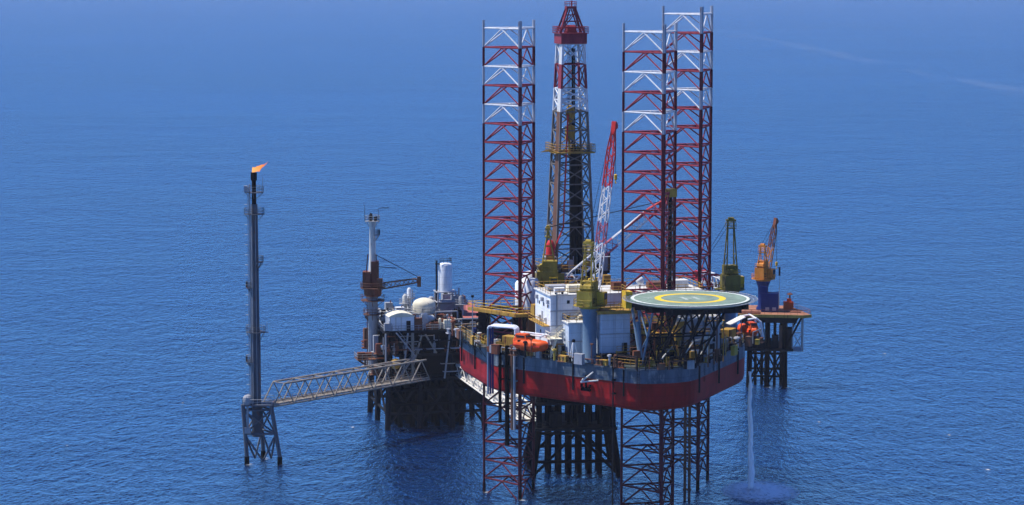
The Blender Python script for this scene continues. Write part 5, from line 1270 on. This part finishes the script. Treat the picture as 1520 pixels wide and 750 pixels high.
# clutter in front of the accommodation block, on the port bow deck
for k in range(16):
    x = -20.0 + k * .62 + rnd.uniform(-.2, .2); y = -11.5 - (x + 20) * .55 + rnd.uniform(-.6, .9); h = rnd.uniform(.9, 2.4); g = G()
    if k % 3 == 0: g.lathe([(.38, 0), (.38, h), (.1, h + .25)], (x, y, DZ), 9)
    elif k % 3 == 1: g.bb(x - .5, x + .5, y - .4, y + .4, DZ, DZ + h)
    else: g.tube((x, y, DZ), (x, y, DZ + h), .12, None, 6).tube((x, y, DZ + h), (x + 1.4, y - .3, DZ + h), .12, None, 6).tube((x + 1.4, y - .3, DZ + h), (x + 1.4, y - .3, DZ), .12, None, 6)
    g.build("deck_fitting", ['offwhite', 'ochre', 'cream', 'dark', 'rust', 'white', 'galv'][k % 7], rig)
# the bow under the helideck: gangways, tanks and pipe runs round the bow jacking frame
for k in range(26):
    x = -5 + (k % 9) * 1.9 + rnd.uniform(-.5, .5); y = -27.4 + rnd.uniform(-1.2, 3.4); z = DZ + (k % 3) * 2.6 + rnd.uniform(0, .8); g = G()
    if abs(x) < 1.5 and y > -26: y = -27.5
    if k % 4 == 0: g.bar((x - 1.8, y, z + 2), (x + 1.8, y, z + 2), .9, .12).rail([(x - 1.8, y - .4, z + 2.06), (x + 1.8, y - .4, z + 2.06)], 1, 1.2, .045).tube((x - 1.7, y, DZ), (x - 1.7, y, z + 2), .1, None, 5).tube((x + 1.7, y, DZ), (x + 1.7, y, z + 2), .1, None, 5)
    elif k % 4 == 1: g.path([(x, y, DZ), (x, y, z + 2.5), (x + rnd.uniform(1, 3), y, z + 2.5)], .14, 6)
    elif k % 4 == 2: g.bb(x - .6, x + .6, y - .4, y + .4, z + .9, z + 2.1).tube((x, y, DZ), (x, y, z + 1), .16, None, 6)
    else: g.tube((x - .9, y, z + 1.6), (x + .9, y, z + 1.6), .45, None, 10).tube((x, y, DZ), (x, y, z + 1.3), .14, None, 6)
    g.build("bow_fitting", ['ochre', 'brown', 'rust', 'dark', 'olive', 'galv', 'ochre', 'offwhite'][k % 8], rig)
# drill floor surroundings
rv = thing("red_vertical_vessel", "small red vertical vessel at the derrick foot beside the olive crane", "vessel", (px2X(817, 494, 40), 494.0, 38.4), HA)
G().lathe([(.8, 0), (.9, .4), (.9, 6.6), (.5, 7.4), (.1, 7.6)], n=12).build("shell", 'craneRed', rv, True)
G().ring(.9, 1.6, 4.6, 4.75, n=12).tube((1.1, 0, 0), (1.1, 0, 7.4), .1, None, 5).build("access_ring", 'rust', rv)
for k in range(12):
    x = rnd.uniform(-6, 6); h = rnd.uniform(.8, 3.4); y = -6.0 + rnd.uniform(0, 2)
    if -6.2 < x < -4: continue
    G().bb(x - .5, x + .5, y - .4, y + .4, 39.5, 39.5 + h).tube((x + .7, y, 39.5), (x + .7, y, 40.2 + h), .1, None, 5).build("floor_equipment", CM[k % 10], df)
G().stairs((-6.6, -6.8, 36), (-6.6, -1, 39.4), 1.0).bar((-2.5, -6.2, 39.3), (-2.0, -13, 36.2), 2.2, .3).build("pipe_ramp", 'galv', df)
# brown tower of sea water pumps inside the bow leg
rw = thing("pump_tower", "brown rungs and pipes of a pump tower inside the bow leg", "tower", (px2X(994, 450, 45), 450.4, 30.0), HA)
g = G()
for sx in (-.5, .5):
    for sy in (-.5, .5): g.tube((sx, sy, 0), (sx, sy, 29), .1, None, 5)
for k in range(29): g.bb(-.5, .5, -.5, .5, .5 + k, .62 + k); g.tube((-.5, -.5, k), (.5, -.5, k + 1), .06, None, 4)
g.build("frame", 'brown', rw); G().tube((0, 0, 0), (0, 0, 28.5), .26, None, 8).build("pipe", 'dark', rw); G().bb(-1, 1, -.9, .9, 28.6, 30).build("pump_head", 'ochre', rw)
# extra fittings along the process platform front and deck
for k in range(34):
    x = -11 + (k % 17) * 1.35 + rnd.uniform(-.4, .4); y = -10.9 + rnd.uniform(0, 2.2) if k < 17 else rnd.uniform(-2, 10); h = rnd.uniform(.7, 2.6); g = G()
    if -11 < x < -4.4 and y < -5: continue
    if k % 3 == 0: g.lathe([(.3, 0), (.3, h), (.08, h + .2)], (x, y, TD), 8)
    elif k % 3 == 1: g.bb(x - .45, x + .45, y - .35, y + .35, TD, TD + h)
    else: g.path([(x, y, TD), (x, y, TD + h), (x + 1.1, y, TD + h), (x + 1.1, y, TD)], .11, 6)
    g.build("deck_fitting", ['offwhite', 'rust', 'galv', 'cream', 'brown', 'white'][k % 6], pp)
for k in range(22):
    z = 11.2 if k % 2 else 16.4; x = -11.2 + k * .5 + rnd.uniform(-.3, .3) if k < 14 else rnd.uniform(-5, 11); y = -11.2 + rnd.uniform(0, 1); h = rnd.uniform(1.5, 4)
    G().tube((x, y, z), (x, y, z + h), .14, None, 6).tube((x, y, z + h * .7), (x + rnd.uniform(-2, 2), y, z + h * .7), .12, None, 6).bb(x - .3, x + .3, y - .3, y + .3, z + h * .3, z + h * .55).build("valve_stand", ['galv', 'bridge', 'rust', 'dark'][k % 4], pp)
# pale wake line far out on the sea
wm2 = bpy.data.materials.new("wake film"); t, p = nodes_of(wm2)
p.inputs['Base Color'].default_value = (.62, .7, .8, 1); p.inputs['Roughness'].default_value = .5
tr = t.nodes.new("ShaderNodeBsdfTransparent"); mx = t.nodes.new("ShaderNodeMixShader"); ge = t.nodes.new("ShaderNodeNewGeometry")
mp = t.nodes.new("ShaderNodeMapping"); mp.inputs['Scale'].default_value = (.03, .006, 1); t.links.new(ge.outputs['Position'], mp.inputs[0])
nz = t.nodes.new("ShaderNodeTexNoise"); nz.inputs['Scale'].default_value = 1; nz.inputs['Detail'].default_value = 5; t.links.new(mp.outputs[0], nz.inputs[0])
at_ = t.nodes.new("ShaderNodeAttribute"); at_.attribute_name = "edge"
mr = t.nodes.new("ShaderNodeMapRange"); mr.inputs['From Min'].default_value = .42; mr.inputs['From Max'].default_value = .75; mr.inputs['To Max'].default_value = .065
mu = t.nodes.new("ShaderNodeMath"); mu.operation = 'MULTIPLY'
t.links.new(nz.outputs[0], mr.inputs[0]); t.links.new(mr.outputs[0], mu.inputs[0]); t.links.new(at_.outputs['Fac'], mu.inputs[1])
t.links.new(mu.outputs[0], mx.inputs[0]); t.links.new(tr.outputs[0], mx.inputs[1]); t.links.new(p.outputs[0], mx.inputs[2]); t.links.new(mx.outputs[0], t.nodes["Material Output"].inputs[0])
M['wake'] = wm2
path = [(225, 3420), (262, 3120), (300, 2760), (318, 2480), (336, 2350), (352, 2120), (358, 1960), (366, 1760)]
g = G(); vs = []; ed_ = []
for x, y in path:
    for q, e_ in ((-1, 0), (-.4, 1), (.4, 1), (1, 0)): vs.append((x + q * 22, y + q * 12, .05)); ed_.append(e_)
g._add(vs, [(i * 4 + k, i * 4 + k + 1, (i + 1) * 4 + k + 1, (i + 1) * 4 + k) for i in range(len(path) - 1) for k in range(3)])
wk_ = g.build("wake_foam", 'wake'); wk_['kind'] = 'stuff'
at2 = wk_.data.attributes.new("edge", 'FLOAT', 'POINT'); at2.data.foreach_set('value', [float(q) for q in ed_])

MODS = [(-10.6, -10.8, 1.5, 1.0, 1.7, 'galv', "grey instrument cabinet at the front left deck corner before the white building"), (-4.0, -10.6, 1.6, 1.2, 2.6, 'rust', "rusty pump box by the front deck edge right of the white building"), (-2.3, -8.6, 1.4, 1.4, 3.2, 'offwhite', "tall pale valve cabinet in front of the domed tank"),
        (.9, -7.0, 2.2, 1.2, 1.6, 'brown', "low brown pump box before the red roof, left end"), (2.4, -10.6, 1.6, 1.0, 2.0, 'cream', "cream pump box at the front deck edge below the red roof"), (4.6, -10.5, 1.3, 1.0, 1.4, 'dark', "dark pump box at the front deck edge below the red roof"),
        (-5.8, 1.0, 1.8, 1.8, 3.4, 'white', "white cabinet standing behind the white building roof"), (-7.6, 4.6, 1.6, 1.6, 4.0, 'galv', "tall grey cabinet behind the white building"), (1.0, 1.6, 1.6, 1.6, 4.4, 'offwhite', "tall pale cabinet left of the white vessel's support frame"),
        (6.9, 3.0, 1.6, 2.0, 5.2, 'greybox', "tall grey cabinet right of the white vessel's support frame"), (9.6, 10.2, 2.0, 2.0, 4.2, 'brown', "brown cabinet behind the red roofed module"), (11.0, -9.8, 1.6, 1.2, 2.4, 'ochre', "ochre locker at the front right deck corner")]
for x, y, a, b, h, mt, lb in MODS:
    root = thing("pump_box", lb, "equipment", PL(x, y, TD), PRZ, "small boxes and cabinets on the process platform")
    G().bb(-a / 2, a / 2, -b / 2, b / 2, .1, h).bb(-a / 2 - .08, a / 2 + .08, -b / 2 - .08, b / 2 + .08, h * .62, h * .66).build("casing", mt, root)
    G().path([(a * .6, -b * .3, 0), (a * .6, -b * .3, h * .8), (a * .2, -b * .3, h * .8), (a * .2, -b * .3, h + .5)], .12, 6).build("pipe", ['galv', 'rust', 'offwhite'][int(h * 10) % 3], root)
for k in range(40):
    x = rnd.uniform(-11, 11.5); y = -11.6 - rnd.uniform(0, .5); z = rnd.choice([12.5, 14.2, 17.5, 19.2, 20.4]); ln = rnd.uniform(1.5, 5)
    if x + ln > 11.8: ln = 11.8 - x
    if k % 3: G().tube((x, y, z), (x + ln, y, z), rnd.uniform(.07, .16), None, 6).tube((x, y, z), (x, y + .7, z), .1, None, 5).build("edge_pipe", ['galv', 'brown', 'bridge', 'dark', 'rust'][k % 5], pp)
    else: G().tube((x, y, z - 3), (x, y, z + 1), rnd.uniform(.07, .15), None, 6).tube((x, y, z), (x, y + .7, z), .1, None, 5).build("edge_pipe", ['dark', 'galv', 'bridge'][k % 3], pp)
for k in range(9):
    x = -11.9 - rnd.uniform(0, 1.6); y = -9 + k * 2.2; z = rnd.choice([11.3, 16.5]); h = rnd.uniform(1.4, 3.6)
    G().bb(x - .9, -11.4, y - .8, y + .8, z - .25, z).bb(x - .5, x + .5, y - .5, y + .5, z, z + h).tube((x, y, z + h), (x + .9, y, z + h), .1, None, 5).build("side_module", ['rust', 'galv', 'brown', 'bridge'][k % 4], pp)
# derrick base: yellow brown machinery between the olive crane and the drill floor
for k in range(16):
    x = -6.5 + (k % 8) * 1.9 + rnd.uniform(-.5, .5); y = 20.5 + (k // 8) * 2.6; h = rnd.uniform(1.2, 4.2); z = 35.2
    if abs(x) < .1: x = .5
    g = G().bb(x - .7, x + .7, y - .6, y + .6, 33.6, z + h)
    if k % 2: g.tube((x + .9, y, z), (x + .9, y, z + h + .9), .12, None, 6)
    g.build("machinery_unit", ['ochre', 'brown', 'olive', 'rust', 'galv', 'dark', 'ochre'][k % 7], rig)
